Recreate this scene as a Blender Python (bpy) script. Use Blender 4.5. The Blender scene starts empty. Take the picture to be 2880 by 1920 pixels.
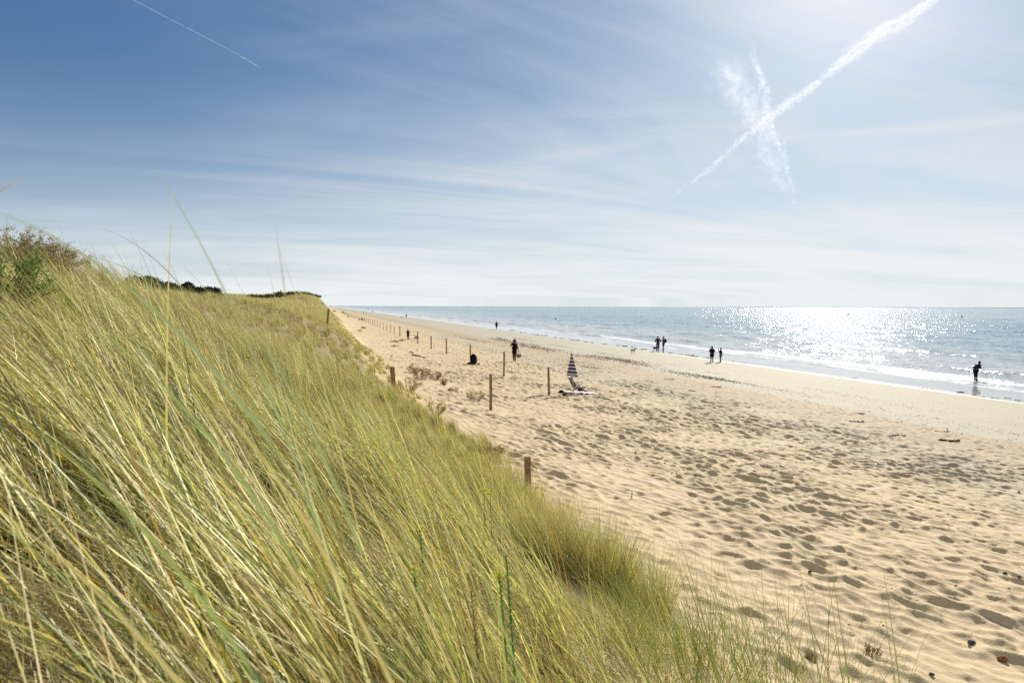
import bpy, math, random
import numpy as np
from mathutils import Vector, Matrix, Euler

R = math.radians
rng = np.random.default_rng(7)
random.seed(7)
S = bpy.context.scene
COL = S.collection

# ---------------------------------------------------------------- camera
EYE = 5.5
PITCH, ROLL = R(-2.95), R(0.17)
cd = bpy.data.cameras.new("camera"); cam = bpy.data.objects.new("camera", cd); COL.objects.link(cam)
cd.lens = 24.0; cd.sensor_width = 36.0; cd.clip_start = 0.05; cd.clip_end = 200000.0
cam.location = (0, 0, EYE)
CAMR = Matrix.Rotation(R(90) + PITCH, 3, 'X') @ Matrix.Rotation(ROLL, 3, 'Z')
cam.rotation_euler = CAMR.to_euler()
cd.dof.use_dof = True; cd.dof.focus_distance = 8.0; cd.dof.aperture_fstop = 4.5
S.camera = cam

# ---------------------------------------------------------------- sun and sky
SUN_EL, SUN_AZ = R(25.0), R(25.8)            # azimuth clockwise from +Y
SUND = Vector((math.sin(SUN_AZ)*math.cos(SUN_EL), math.cos(SUN_AZ)*math.cos(SUN_EL), math.sin(SUN_EL)))
sl = bpy.data.lights.new("sun", 'SUN'); sun = bpy.data.objects.new("sun", sl); COL.objects.link(sun)
sl.energy = 4.0; sl.angle = R(0.55); sl.color = (1.0, 0.94, 0.85)
sun.rotation_euler = (-SUND).to_track_quat('-Z', 'Y').to_euler()

W = bpy.data.worlds.new("World"); S.world = W; W.use_nodes = True
class NT:
    "small helper for writing node trees"
    def __init__(s, tree): s.t = tree; s.n = tree.nodes; s.l = tree.links
    def add(s, typ, **kw):
        n = s.n.new(typ)
        for k, v in kw.items(): setattr(n, k, v)
        return n
    def put(s, sock, v):
        if isinstance(v, bpy.types.NodeSocket): s.l.new(v, sock)
        elif v is not None: sock.default_value = v
    def math(s, op, a, b=None, c=None, clamp=False):
        n = s.add('ShaderNodeMath', operation=op, use_clamp=clamp)
        s.put(n.inputs[0], a); s.put(n.inputs[1], b)
        if c is not None: s.put(n.inputs[2], c)
        return n.outputs[0]
    def vmath(s, op, a, b=None, out=0):
        n = s.add('ShaderNodeVectorMath', operation=op)
        s.put(n.inputs[0], a)
        if b is not None:
            s.put(n.inputs[3] if op == 'SCALE' else n.inputs[1], b)
        return n.outputs[out]
    def dot(s, a, b): return s.vmath('DOT_PRODUCT', a, b, out='Value')
    def comb(s, x, y, z):
        n = s.add('ShaderNodeCombineXYZ'); s.put(n.inputs[0], x); s.put(n.inputs[1], y); s.put(n.inputs[2], z); return n.outputs[0]
    def sep(s, v):
        n = s.add('ShaderNodeSeparateXYZ'); s.put(n.inputs[0], v); return n.outputs
    def noise(s, vec, scale, detail=3, rough=.5, dist=0.0, color=False):
        n = s.add('ShaderNodeTexNoise'); s.put(n.inputs['Vector'], vec)
        n.inputs['Scale'].default_value = scale; n.inputs['Detail'].default_value = detail
        n.inputs['Roughness'].default_value = rough; n.inputs['Distortion'].default_value = dist
        return n.outputs['Color' if color else 'Fac']
    def smooth(s, x, a, b, lo=0., hi=1.):
        n = s.add('ShaderNodeMapRange', interpolation_type='SMOOTHSTEP'); s.put(n.inputs[0], x)
        n.inputs[1].default_value = a; n.inputs[2].default_value = b
        n.inputs[3].default_value = lo; n.inputs[4].default_value = hi
        return n.outputs[0]
    def mix(s, f, a, b):
        n = s.add('ShaderNodeMix', data_type='RGBA'); s.put(n.inputs[0], f)
        for k, v in ((6, a), (7, b)):
            if isinstance(v, (tuple, list)): v = (*v[:3], 1.0)
            s.put(n.inputs[k], v)
        return n.outputs[2]
    def mixs(s, f, a, b):
        n = s.add('ShaderNodeMixShader'); s.put(n.inputs[0], f); s.l.new(a, n.inputs[1]); s.l.new(b, n.inputs[2]); return n.outputs[0]

w = NT(W.node_tree); w.n.clear()
wo = w.add('ShaderNodeOutputWorld'); bg = w.add('ShaderNodeBackground')
sky = w.add('ShaderNodeTexSky', sky_type='NISHITA'); sky.sun_disc = False
sky.sun_elevation = SUN_EL; sky.sun_rotation = SUN_AZ
sky.altitude = 0; sky.air_density = 1.0; sky.dust_density = 0.6; sky.ozone_density = 2.0
SKY_STRENGTH = 0.05
geo = w.add('ShaderNodeTexCoord').outputs['Generated']
dx, dy, dz = w.sep(geo)
zc = w.math('MAXIMUM', dz, 0.012)
den = w.math('ADD', zc, 0.06)
pu = w.comb(w.math('DIVIDE', dx, den), w.math('DIVIDE', dy, den), 0.0)
def rotv(v, ang):
    n = w.add('ShaderNodeVectorRotate', rotation_type='Z_AXIS'); w.put(n.inputs['Vector'], v); n.inputs['Angle'].default_value = ang
    return n.outputs[0]
def scl(v, k): return w.vmath('MULTIPLY', v, k)
# high thin cirrus: two layers of stretched noise on a flat layer overhead
c1 = w.noise(scl(rotv(pu, R(-24)), (0.22, 0.60, 1)), 1.0, 7, .58, 1.1)
c2 = w.noise(scl(rotv(pu, R(20)), (0.30, 1.2, 1)), 1.0, 6, .52, 1.4)
c3 = w.noise(scl(rotv(pu, R(8)), (0.06, 0.20, 1)), 1.0, 2, .5, .2)
cosS = w.math('MAXIMUM', w.dot(geo, tuple(SUND)), 0.0)
zp = w.math('MAXIMUM', dz, 0.0)
# the clear sky: the Nishita radiance with its range drawn in and its blue kept
gmm = w.add('ShaderNodeGamma'); w.put(gmm.inputs[0], w.vmath('SCALE', sky.outputs[0], 1.0)); gmm.inputs[1].default_value = .66
base = w.vmath('MULTIPLY', gmm.outputs[0], (.48, .90, 1.42))
near = w.smooth(cosS, .60, .97)                      # the veil of cirrus is thicker on the sun's side
cir = w.math('ADD', w.math('MULTIPLY', w.smooth(c1, .36, .72), .95), w.math('MULTIPLY', w.smooth(c2, .45, .80), .42))
cir = w.math('MULTIPLY', cir, w.math('ADD', .08, w.math('MULTIPLY', near, .70)))
cir = w.math('MULTIPLY', cir, w.smooth(c3, .30, .62, .35, 1.2))
cir = w.math('ADD', cir, w.math('MULTIPLY', w.math('POWER', cosS, 26.0), .60))
cir = w.math('MINIMUM', cir, .90)
cir = w.math('MAXIMUM', cir, w.smooth(dz, .50, .85, 0., .85))   # white veil added overhead, out of frame, to raise the fill light
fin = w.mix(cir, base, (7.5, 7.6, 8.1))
low = w.math('POWER', 2.71828, w.math('MULTIPLY', w.math('POWER', w.math('DIVIDE', zp, w.smooth(dx, -.62, .40, .132, .250)), 1.6), -1.0))
low = w.math('MULTIPLY', low, w.math('ADD', w.math('ADD', .98, w.math('MULTIPLY', w.math('SUBTRACT', c2, .5), .22)), w.math('MULTIPLY', w.math('SUBTRACT', c1, .5), .9)), clamp=True)
fin = w.mix(low, fin, (9.0, 9.5, 9.6))
aur = w.math('POWER', cosS, 90.0)
fin = w.vmath('ADD', fin, w.vmath('SCALE', (1.0, .97, .93), w.math('MULTIPLY', aur, 2.0)))
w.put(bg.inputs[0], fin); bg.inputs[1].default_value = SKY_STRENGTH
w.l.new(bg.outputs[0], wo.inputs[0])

S.view_settings.view_transform = 'Standard'; S.view_settings.look = 'None'
S.view_settings.gamma = 1.0; S.view_settings.use_curve_mapping = False
S.view_settings.exposure = 0.9
S.render.engine = 'CYCLES'
cy = S.cycles
cy.max_bounces = 6; cy.diffuse_bounces = 2; cy.glossy_bounces = 2; cy.transmission_bounces = 3
cy.transparent_max_bounces = 96; cy.sample_clamp_indirect = 4.0; cy.sample_clamp_direct = 0.0
cy.caustics_reflective = False; cy.caustics_refractive = False
cy.use_adaptive_sampling = False
cy.use_denoising = False
S.render.film_transparent = False

# ---------------------------------------------------------------- coordinates
# u runs along the shore (away from us), v runs out to sea
UX, UY = -0.2655, 0.9641
VX, VY = 0.9641, 0.2655
def uv2xy(u, v): return u*UX + v*VX, u*UY + v*VY
def xy2uv(x, y): return x*UX + y*UY, x*VX + y*VY
def ray(px, py):
    "world direction through a pixel of the 2880 x 1920 photograph (depth 1 along the view axis)"
    d = CAMR @ Vector(((px-1440)/1920, -(py-960)/1920, -1.0))
    return d
def at_depth(px, py, D):
    d = ray(px, py); k = D/d.y
    return Vector((d.x*k, D, EYE + d.z*k))

def hash2(ix, iy, seed):
    h = (ix.astype(np.int64)*374761393 + iy.astype(np.int64)*668265263 + seed*1442695041) & 0xffffffff
    h = ((h ^ (h >> 13))*1274126177) & 0xffffffff
    h = ((h ^ (h >> 16))*2246822519) & 0xffffffff
    return ((h ^ (h >> 15)) & 0xffffff)/16777216.0
def vnoise(x, y, seed=0):
    ix = np.floor(x); iy = np.floor(y); fx = x-ix; fy = y-iy
    fx = fx*fx*(3-2*fx); fy = fy*fy*(3-2*fy)
    a = hash2(ix, iy, seed); b = hash2(ix+1, iy, seed); c = hash2(ix, iy+1, seed); d = hash2(ix+1, iy+1, seed)
    return (a*(1-fx)+b*fx)*(1-fy) + (c*(1-fx)+d*fx)*fy - .5
def fbm(x, y, seed=0, o=3):
    t = 0; a = 1.
    for k in range(o):
        t = t + a*vnoise(x*2**k, y*2**k, seed+k*17); a *= .5
    return t
def worley(x, y, seed=0):
    "bowl shaped cells with sharp ridges between them"
    ix = np.floor(x); iy = np.floor(y); best = np.full(np.shape(x), 9.)
    for i in (-1, 0, 1):
        for j in (-1, 0, 1):
            cx, cy_ = ix+i, iy+j
            px = cx + .5 + .85*(hash2(cx, cy_, seed)-.5); py = cy_ + .5 + .85*(hash2(cx, cy_, seed+5)-.5)
            wgt = .7 + .9*hash2(cx, cy_, seed+9)
            off = .22*hash2(cx, cy_, seed+13)
            best = np.minimum(best, ((x-px)**2+(y-py)**2)*wgt + off)
    return best
def sstep(x, a, b):
    t = np.clip((x-a)/(b-a), 0, 1); return t*t*(3-2*t)

PV = np.array([-400, -60, -14, -9, -6.5, -4.5, -2.5, -1, 0, 1.5, 2.6, 3.4, 6, 9.7, 14, 18, 24, 30, 38.5, 42, 50, 70, 120])
PZ = np.array([6.3, 6.8, 6.6, 6.75, 6.62, 6.2, 5.4, 4.72, 4.12, 3.15, 2.58, 2.2, 1.80, 1.42, 1.08, .82, .52, .32, .06, -.10, -.40, -1.2, -3])
MZ = np.array([6.3, 6.7, 6.25, 5.8, 5.55, 5.35, 4.9, 4.36, 3.92, 3.12, 2.58, 2.2, 1.80, 1.42, 1.08, .82, .52, .32, .06, -.10, -.40, -1.2, -3])
FZ = np.array([6.3, 6.8, 6.95, 7.0, 7.1, 7.45, 7.4, 6.4, 5.4, 3.9, 3.0, 2.25, 1.80, 1.42, 1.08, .82, .52, .32, .06, -.10, -.40, -1.2, -3])
def base_z(u, v):
    vv = v + .45*fbm(u/9., v*0+3.3, 31, 2)*sstep(-v, -9, 0)          # the dune foot wanders
    a = np.interp(vv, PV, PZ); b = np.interp(vv, PV, FZ)
    c_ = np.interp(vv, PV, MZ); wm = sstep(u, 10.5, 15.5); a = a*(1-wm) + c_*wm
    wf = sstep(u, 75, 125)
    z = a*(1-wf) + b*wf
    d = sstep(-v, -3.2, .5)                                           # on the dune
    z = z + d*(.55*fbm(u/7., v/6., 41, 3)*sstep(u, 9, 22) + .22*fbm(u/2.2, v/2., 47, 2))
    z = z - .55*np.exp(-(((u-21)/2.6)**2 + ((v+1.3)/1.3)**2))          # hollow
    z = z + .06*fbm(u/5., v/4., 53, 2)*sstep(v, 3, 6)*sstep(-v, -38, -24)
    z = z + .03*fbm(u/14., v/3., 57, 2)*sstep(v, 30, 34)
    return z
def micro_z(u, v):
    x, y = uv2xy(u, v)
    far = 1 - .8*sstep(u, 80, 200)
    # walked-over dry sand: bowls stretched across the sun
    c, s = math.cos(R(46)), math.sin(R(46))
    p, q = x*c - y*s, x*s + y*c
    wx = .10*fbm(p/.5, q/.5, 61, 2)
    amp = sstep(v, 2.6, 4.6)*(1 - sstep(v + 1.5*fbm(u/3., v/3., 67, 2), 17, 23))
    m = .50 + .62*sstep(fbm(u/2.1, v/2.1, 71, 3), -.32, .30)
    b1 = np.clip(worley(p/.41 + 2.2*wx, q/.235 + 2.6*wx, 5), 0, .9)
    b2 = np.clip(worley(p/1.15 + 2*wx, q/.80, 25), 0, .9)
    h = amp*m*(.118*b1 + .050*b2 + .016*fbm(x/.16, y/.16, 73, 3) - .05*np.abs(fbm(x/.9, y/.9, 77, 3)))
    # firmer sand with scattered sharp prints
    a2 = sstep(v, 2.9, 5)*(.55 + .45*sstep(v, 6, 12))*(1 - sstep(v, 23.0, 25.5)) + .30*sstep(v, 23.5, 25.5)*(1-sstep(v, 27, 31))
    w2 = worley(p/.34, q/.26, 45)
    w3 = worley(p/.19+3.3, q/.15, 55)
    h = h - a2*(.060*np.clip(1 - w2/.17, 0, 1) + .026*np.clip(1 - w3/.16, 0, 1))
    h = h + sstep(v, 22, 26)*.010*fbm(u/1.2, v/.25, 79, 3)*(1-sstep(v, 37, 39))
    return h*far
def ground_z(u, v, micro=True):
    u = np.asarray(u, float); v = np.asarray(v, float)
    z = base_z(u, v)
    return z + micro_z(u, v) if micro else z
def gz(x, y, micro=True):
    u, v = xy2uv(x, y); return float(ground_z(u, v, micro))
def hit(px, py, micro=True):
    "point of the ground (or the water) seen at a pixel of the photograph"
    d = ray(px, py); D = 2.0
    while D < 2500:
        p = Vector((d.x*D/d.y, D, EYE + d.z*D/d.y))
        g = max(gz(p.x, p.y, False), 0.0)
        if p.z <= g: break
        D += max(.05, D*.004)
    lo, hi = D - max(.05, D*.004)*1.2, D
    for _ in range(24):
        D = (lo+hi)/2; p = Vector((d.x*D/d.y, D, EYE + d.z*D/d.y))
        if p.z <= max(gz(p.x, p.y, False), 0.0): hi = D
        else: lo = D
    p.z = max(gz(p.x, p.y, micro), -.02 if micro else 0.0)
    return p

# ---------------------------------------------------------------- object helpers
def tag(o, label=None, cat=None, group=None, kind=None):
    if label: o['label'] = label
    if cat: o['category'] = cat
    if group: o['group'] = group
    if kind: o['kind'] = kind
    return o
def np_mesh(name, V, F, mats, parent=None, smooth=False, color=None, loc=None):
    "V (n,3) array, F (m,k) array of equal-size faces, or list"
    me = bpy.data.meshes.new(name)
    if isinstance(F, np.ndarray):
        V = np.ascontiguousarray(V, np.float32); F = np.ascontiguousarray(F, np.int32)
        k = F.shape[1]
        me.vertices.add(len(V)); me.vertices.foreach_set('co', V.ravel())
        me.loops.add(F.size); me.loops.foreach_set('vertex_index', F.ravel())
        me.polygons.add(len(F)); me.polygons.foreach_set('loop_start', np.arange(0, F.size, k, dtype=np.int32))
        me.polygons.foreach_set('loop_total', np.full(len(F), k, np.int32))
    else:
        me.from_pydata([tuple(p) for p in V], [], F)
    if smooth: me.polygons.foreach_set('use_smooth', np.ones(len(me.polygons), bool))
    if color is not None:
        at = me.color_attributes.new('Col', 'FLOAT_COLOR', 'POINT')
        c4 = np.ones((len(color), 4), np.float32); c4[:, :3] = color
        at.data.foreach_set('color', c4.ravel())
    me.update(calc_edges=True)
    for m in (mats if isinstance(mats, (list, tuple)) else [mats]): me.materials.append(m)
    o = bpy.data.objects.new(name, me); COL.objects.link(o)
    if parent is not None: o.parent = parent
    if loc is not None: o.location = loc
    return o
class MB:
    "collects simple solids and links them as one mesh object"
    def __init__(s): s.v = []; s.f = []
    def add(s, vs, fs):
        b = len(s.v); s.v += [tuple(p) for p in vs]; s.f += [tuple(i+b for i in f) for f in fs]; return s
    def box(s, c, size, rot=None):
        hx, hy, hz = [k/2 for k in size]; M = Euler(rot or (0, 0, 0)).to_matrix(); c = Vector(c)
        vs = [c + M @ Vector((x*hx, y*hy, z*hz)) for x in (-1, 1) for y in (-1, 1) for z in (-1, 1)]
        return s.add(vs, [(0, 1, 3, 2), (4, 6, 7, 5), (0, 4, 5, 1), (2, 3, 7, 6), (0, 2, 6, 4), (1, 5, 7, 3)])
    def tube(s, pts, rad, n=8, cap=True):
        pts = [Vector(p) for p in pts]
        if not isinstance(rad, (list, tuple)): rad = [rad]*len(pts)
        vs = []; up = Vector((0, 0, 1))
        for i, p in enumerate(pts):
            t = (pts[min(i+1, len(pts)-1)] - pts[max(i-1, 0)]).normalized()
            a = t.cross(up)
            if a.length < .05: a = t.cross(Vector((0, 1, 0)))
            a.normalize(); b = t.cross(a).normalized()
            for k in range(n):
                th = 2*math.pi*k/n; vs.append(p + rad[i]*(math.cos(th)*a + math.sin(th)*b))
        fs = []
        for i in range(len(pts)-1):
            for k in range(n):
                fs.append((i*n+k, i*n+(k+1) % n, (i+1)*n+(k+1) % n, (i+1)*n+k))
        if cap: fs.append(tuple(range(n))[::-1]); fs.append(tuple((len(pts)-1)*n+k for k in range(n)))
        return s.add(vs, fs)
    def lathe(s, prof, n=16, c=(0, 0, 0), fun=None):
        vs = []
        for (r, z) in prof:
            for k in range(n):
                th = 2*math.pi*k/n; rr = r*(fun(th, z) if fun else 1)
                vs.append((c[0]+rr*math.cos(th), c[1]+rr*math.sin(th), c[2]+z))
        fs = [(i*n+k, i*n+(k+1) % n, (i+1)*n+(k+1) % n, (i+1)*n+k) for i in range(len(prof)-1) for k in range(n)]
        fs.append(tuple(range(n))[::-1]); fs.append(tuple((len(prof)-1)*n+k for k in range(n)))
        return s.add(vs, fs)
    def blob(s, c, r, seed=0, n=10, m=7, rough=.25, flat=1.0):
        "irregular rounded lump; r = (rx, ry, rz)"
        rr = random.Random(seed); ph = [rr.uniform(0, 6.28) for _ in range(6)]
        vs = [(c[0], c[1], c[2]-r[2]*flat)]
        for i in range(1, m):
            la = -math.pi/2 + math.pi*i/m
            for k in range(n):
                lo = 2*math.pi*k/n
                q = 1 + rough*(math.sin(2*lo+ph[0]+la)*.4 + math.sin(3*lo+ph[1]-2*la)*.35 + rr.uniform(-.35, .35))
                zz = math.sin(la)*r[2]*q; zz = zz*flat if zz < 0 else zz
                vs.append((c[0]+r[0]*q*math.cos(la)*math.cos(lo), c[1]+r[1]*q*math.cos(la)*math.sin(lo), c[2]+zz))
        vs.append((c[0], c[1], c[2]+r[2]))
        fs = [(0, 1+(k+1) % n, 1+k) for k in range(n)]
        for i in range(m-2):
            for k in range(n):
                a = 1+i*n; fs.append((a+k, a+(k+1) % n, a+n+(k+1) % n, a+n+k))
        a = 1+(m-2)*n; fs += [(a+k, a+(k+1) % n, len(vs)-1) for k in range(n)]
        return s.add(vs, fs)
    def build(s, name, mat, parent=None, smooth=False, loc=None):
        return np_mesh(name, s.v, s.f, mat, parent, smooth, None, loc)
def empty(name, loc, rz=0.0, label=None, cat=None, group=None):
    o = bpy.data.objects.new(name, None); COL.objects.link(o); o.location = loc; o.rotation_euler = (0, 0, rz)
    o.empty_display_size = .1
    return tag(o, label, cat, group)
def copy_tree(o, parent=None):
    c = o.copy(); COL.objects.link(c); c.parent = parent
    for ch in list(o.children): copy_tree(ch, c)
    return c

# ---------------------------------------------------------------- materials
def mat(name):
    m = bpy.data.materials.new(name); m.use_nodes = True
    t = NT(m.node_tree); t.n.clear(); t.out = t.add('ShaderNodeOutputMaterial'); return m, t
def simple(name, col, rough=.7, var=.15, scale=20., spec=.3, metal=0.0, col2=None):
    m, t = mat(name); p = t.add('ShaderNodeBsdfPrincipled')
    tc = t.add('ShaderNodeTexCoord').outputs['Object']
    n = t.noise(tc, scale, 4, .6)
    c2 = col2 or tuple(max(0, c*(1-2*var)) for c in col); c1 = tuple(c*(1+var) for c in col)
    t.put(p.inputs['Base Color'], t.mix(t.smooth(n, .3, .7), c2, c1))
    p.inputs['Roughness'].default_value = rough; p.inputs['Specular IOR Level'].default_value = spec
    p.inputs['Metallic'].default_value = metal
    t.l.new(p.outputs[0], t.out.inputs[0]); return m

def sand_material(name, dune=False):
    m, t = mat(name); p = t.add('ShaderNodeBsdfPrincipled')
    P = t.add('ShaderNodeNewGeometry').outputs['Position']
    v = t.dot(P, (VX, VY, 0)); u = t.dot(P, (UX, UY, 0))
    uvp = t.comb(u, v, 0)
    wig = t.math('MULTIPLY', t.math('SUBTRACT', t.noise(t.vmath('MULTIPLY', uvp, (.10, .35, 0)), 1., 4, .6), .5), 5.0)
    wig2 = t.math('MULTIPLY', t.math('SUBTRACT', t.noise(t.vmath('MULTIPLY', uvp, (.03, .2, 0)), 1., 3, .6), .5), 2.0)
    vw = t.math('ADD', v, wig)
    n1 = t.noise(P, .7, 4, .6); n2 = t.noise(P, 14., 4, .65); n3 = t.noise(P, 160., 2, .6)
    dry = t.mix(n1, (.495, .380, .215), (.575, .452, .265))
    damp = t.mix(n1, (.345, .270, .160), (.41, .325, .198))
    pale = t.mix(n1, (.365, .335, .240), (.415, .382, .282))
    c = t.mix(t.smooth(vw, 13.5, 17.5), dry, t.mix(.5, dry, pale))
    c = t.mix(t.smooth(vw, 18.5, 21.5), c, damp)
    c = t.mix(t.smooth(t.math('ADD', v, wig2), 23.9, 24.7), c, pale)
    wetm = t.smooth(t.math('ADD', v, t.math('MULTIPLY', wig2, .9)), 38.0, 38.6)
    c = t.mix(wetm, c, (.27, .24, .20))
    c = t.mix(t.smooth(n2, .35, .75, 0, .30), c, (.33, .25, .17))
    c = t.mix(t.smooth(n3, .52, .75, 0, .35), c, (.26, .19, .13))
    if dune:
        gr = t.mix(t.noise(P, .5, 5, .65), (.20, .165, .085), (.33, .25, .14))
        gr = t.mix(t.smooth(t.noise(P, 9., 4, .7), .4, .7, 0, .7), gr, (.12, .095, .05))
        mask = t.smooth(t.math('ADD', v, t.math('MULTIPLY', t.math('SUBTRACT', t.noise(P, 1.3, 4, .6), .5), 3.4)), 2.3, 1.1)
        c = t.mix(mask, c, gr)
    t.put(p.inputs['Base Color'], c)
    t.put(p.inputs['Roughness'], t.math('ADD', .85, t.math('MULTIPLY', wetm, -.70)))
    t.put(p.inputs['Specular IOR Level'], t.math('ADD', .12, t.math('MULTIPLY', wetm, .8)))
    b = t.add('ShaderNodeBump'); b.inputs['Strength'].default_value = .35; b.inputs['Distance'].default_value = .02
    t.put(b.inputs['Height'], t.math('MULTIPLY', t.math('ADD', t.noise(P, 45., 4, .6), t.math('MULTIPLY', t.noise(t.vmath('MULTIPLY', P, (1, 1, .2)), 9., 4, .6), 2.0)), t.math('SUBTRACT', 1.0, wetm)))
    t.l.new(b.outputs[0], p.inputs['Normal'])
    t.l.new(p.outputs[0], t.out.inputs[0]); return m

# ---------------------------------------------------------------- the ground, one sheet in two materials
def rows():
    r = [-12.]
    while r[-1] < 2600:
        u = r[-1]
        s = .10 if u < 1.5 else .036 if u < 12 else .05 if u < 20 else .075 if u < 34 else .0045*u*.5 + 0.0
        if u >= 34: s = max(.076, (u-34)*.006 + .076)
        r.append(u + s)
    return np.array(r)
UR = rows()
VB = np.concatenate([np.arange(2.8, 20, .042), np.arange(20, 27, .07), np.arange(27, 45, .2), np.arange(45, 121, 5.)])
VD = np.concatenate([[-400, -250, -150, -100, -70, -50, -35, -26], np.arange(-20, -9, .6), np.arange(-9, 2.8, .16), [2.8]])
def sheet(name, us, vs, m):
    U, Vv = np.meshgrid(us, vs, indexing='ij')
    X, Y = uv2xy(U, Vv); Z = ground_z(U, Vv)
    n, k = U.shape
    V3 = np.stack([X, Y, Z], -1).reshape(-1, 3)
    i = (np.arange(n-1)[:, None]*k + np.arange(k-1)[None]).ravel()
    return np_mesh(name, V3, np.stack([i, i+k, i+k+1, i+1], 1)[:, ::-1], m, smooth=True)
tag(sheet('beach', UR, VB, sand_material('beach_sand')), kind='structure')
UD = np.concatenate([UR[UR < 2][::2], UR[(UR >= 2) & (UR < 34)][::3], UR[UR >= 34][::2], UR[-1:]])
# the dune shares the edge column with the beach, so take all rows there
tag(sheet('sand_dune', UR[::2] if len(UR) % 2 else np.append(UR[::2], UR[-1]), VD, sand_material('dune_sand', True)), kind='structure')

# ---------------------------------------------------------------- the sea
def sea():
    m, t = mat('sea_water')
    P = t.add('ShaderNodeNewGeometry').outputs['Position']
    N = t.add('ShaderNodeNewGeometry').outputs['Normal']
    v = t.dot(P, (VX, VY, 0)); u = t.dot(P, (UX, UY, 0))
    uvp = t.comb(u, v, 0)
    def vn(sc, k, stretch=(.55, 1, 0), det=2):
        c = t.noise(t.vmath('MULTIPLY', uvp, stretch), sc, det, .6, color=True)
        return t.vmath('MULTIPLY', t.vmath('SUBTRACT', c, (.5, .5, .5)), (k, k, 0))
    calm = t.math('MULTIPLY', t.smooth(v, 42.5, 52, .06, 1.0), t.smooth(v, 50, 190, .64, 1.15))
    s = t.vmath('ADD', t.vmath('ADD', vn(.9, .60), vn(4.0, 1.0)), vn(.16, .24, (.4, 1, 0)))
    # slopes were made along (u, v): turn them into world axes
    su, sv, _ = t.sep(s)
    su = t.math('MULTIPLY', t.math('MULTIPLY', su, 1.55), calm); sv = t.math('MULTIPLY', sv, calm)
    wx = t.math('ADD', t.math('MULTIPLY', su, UX), t.math('MULTIPLY', sv, VX))
    wy = t.math('ADD', t.math('MULTIPLY', su, UY), t.math('MULTIPLY', sv, VY))
    Nn = t.vmath('NORMALIZE', t.vmath('ADD', N, t.comb(wx, wy, 0)))
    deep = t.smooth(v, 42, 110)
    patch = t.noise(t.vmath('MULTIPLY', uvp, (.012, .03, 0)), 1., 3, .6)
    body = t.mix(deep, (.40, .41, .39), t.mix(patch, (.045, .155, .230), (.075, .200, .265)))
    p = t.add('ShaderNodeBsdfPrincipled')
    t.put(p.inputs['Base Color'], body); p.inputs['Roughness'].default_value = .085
    p.inputs['IOR'].default_value = 1.33; t.l.new(Nn, p.inputs['Normal'])
    # foam
    f1 = t.noise(t.vmath('MULTIPLY', uvp, (.22, 1.3, 0)), 1.0, 7, .68, .5)
    f2 = t.noise(t.vmath('MULTIPLY', uvp, (1.3, 3.4, 0)), 2.2, 7, .78)
    bend = t.math('MULTIPLY', t.math('SUBTRACT', t.noise(t.vmath('MULTIPLY', uvp, (.035, .05, 0)), 1., 3, .5), .5), 9.)
    vv = t.math('ADD', v, bend)
    def band(c, wd, k):
        d = t.math('ABSOLUTE', t.math('SUBTRACT', vv, c)); return t.math('MULTIPLY', t.smooth(d, wd, 0.0), k)
    zone = t.math('MAXIMUM', band(45.2, 2.2, .165), t.math('MAXIMUM', band(48.4, 2.6, .235), band(56., 1.4, .12)))
    amt = t.math('ADD', t.math('ADD', t.math('MULTIPLY', f1, .50), t.math('MULTIPLY', f2, .50)), zone)
    foam = t.smooth(amt, .665, .775)
    foam = t.math('MULTIPLY', foam, t.math('MULTIPLY', t.smooth(v, 40.6, 42.5), t.smooth(v, 75, 60)))
    fd = t.add('ShaderNodeBsdfPrincipled'); fd.inputs['Base Color'].default_value = (.60, .62, .64, 1); fd.inputs['Roughness'].default_value = .6
    t.l.new(t.mixs(foam, p.outputs[0], fd.outputs[0]), t.out.inputs[0])
    az = np.radians(np.arange(-30, 80, .11))
    r = [30.]
    while r[-1] < 90000: r.append(r[-1]*(1.0040 if r[-1] < 420 else 1.035))
    r = np.array(r)
    Rr, A = np.meshgrid(r, az, indexing='ij')
    X = Rr*np.sin(A); Y = Rr*np.cos(A); u_, v_ = xy2uv(X, Y)
    Z = np.zeros_like(X)
    g = np.random.default_rng(3)
    dr = Rr*.004 + np.where(Rr > 420, Rr*.03, 0)
    shoal = sstep(v_, 41, 58)
    for k in range(46):
        lam = .9*1.085**k*1.0
        th = g.normal(0, .45); ku = math.sin(th)/lam*6.283; kv = math.cos(th)/lam*6.283
        amp = .0040*lam**.75*g.uniform(.6, 1.3)
        if lam > 14: amp *= .5
        Z += amp*np.sin(ku*u_ + kv*v_ + g.uniform(0, 6.28))*sstep(lam/dr, 2.2, 5.)*(.10+.90*shoal)
    bend = 1.6*fbm(u_/22., v_*0, 91, 2)
    for c, hgt, wd in ((48.4, .17, .55), (44.8, .06, .4), (56., .16, .9), (70, .15, 1.4)):
        q = v_ + bend*1.6 + .5*fbm(u_/4., v_*0+c, 93, 2) - c
        lump = sstep(vnoise(u_/11., v_*0+c, 97), -.25, .15)
        Z += hgt*lump*np.exp(-np.where(q < 0, (q/(wd*.55))**2, (q/(wd*1.5))**2))*(Rr < 420)
    V3 = np.stack([X, Y, Z], -1).reshape(-1, 3)
    n, k = X.shape
    i = (np.arange(n-1)[:, None]*k + np.arange(k-1)[None]).ravel()
    # only where there is water (and a little under the sand)
    keep = (v_[:-1, :-1] > 36).ravel()
    F = np.stack([i, i+k, i+k+1, i+1], 1)[keep][:, ::-1]
    used = np.unique(F); rem = np.full(len(V3), -1, np.int64); rem[used] = np.arange(len(used))
    o = np_mesh('sea', V3[used], rem[F], m, smooth=True)
    tag(o, kind='structure')
sea()
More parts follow.
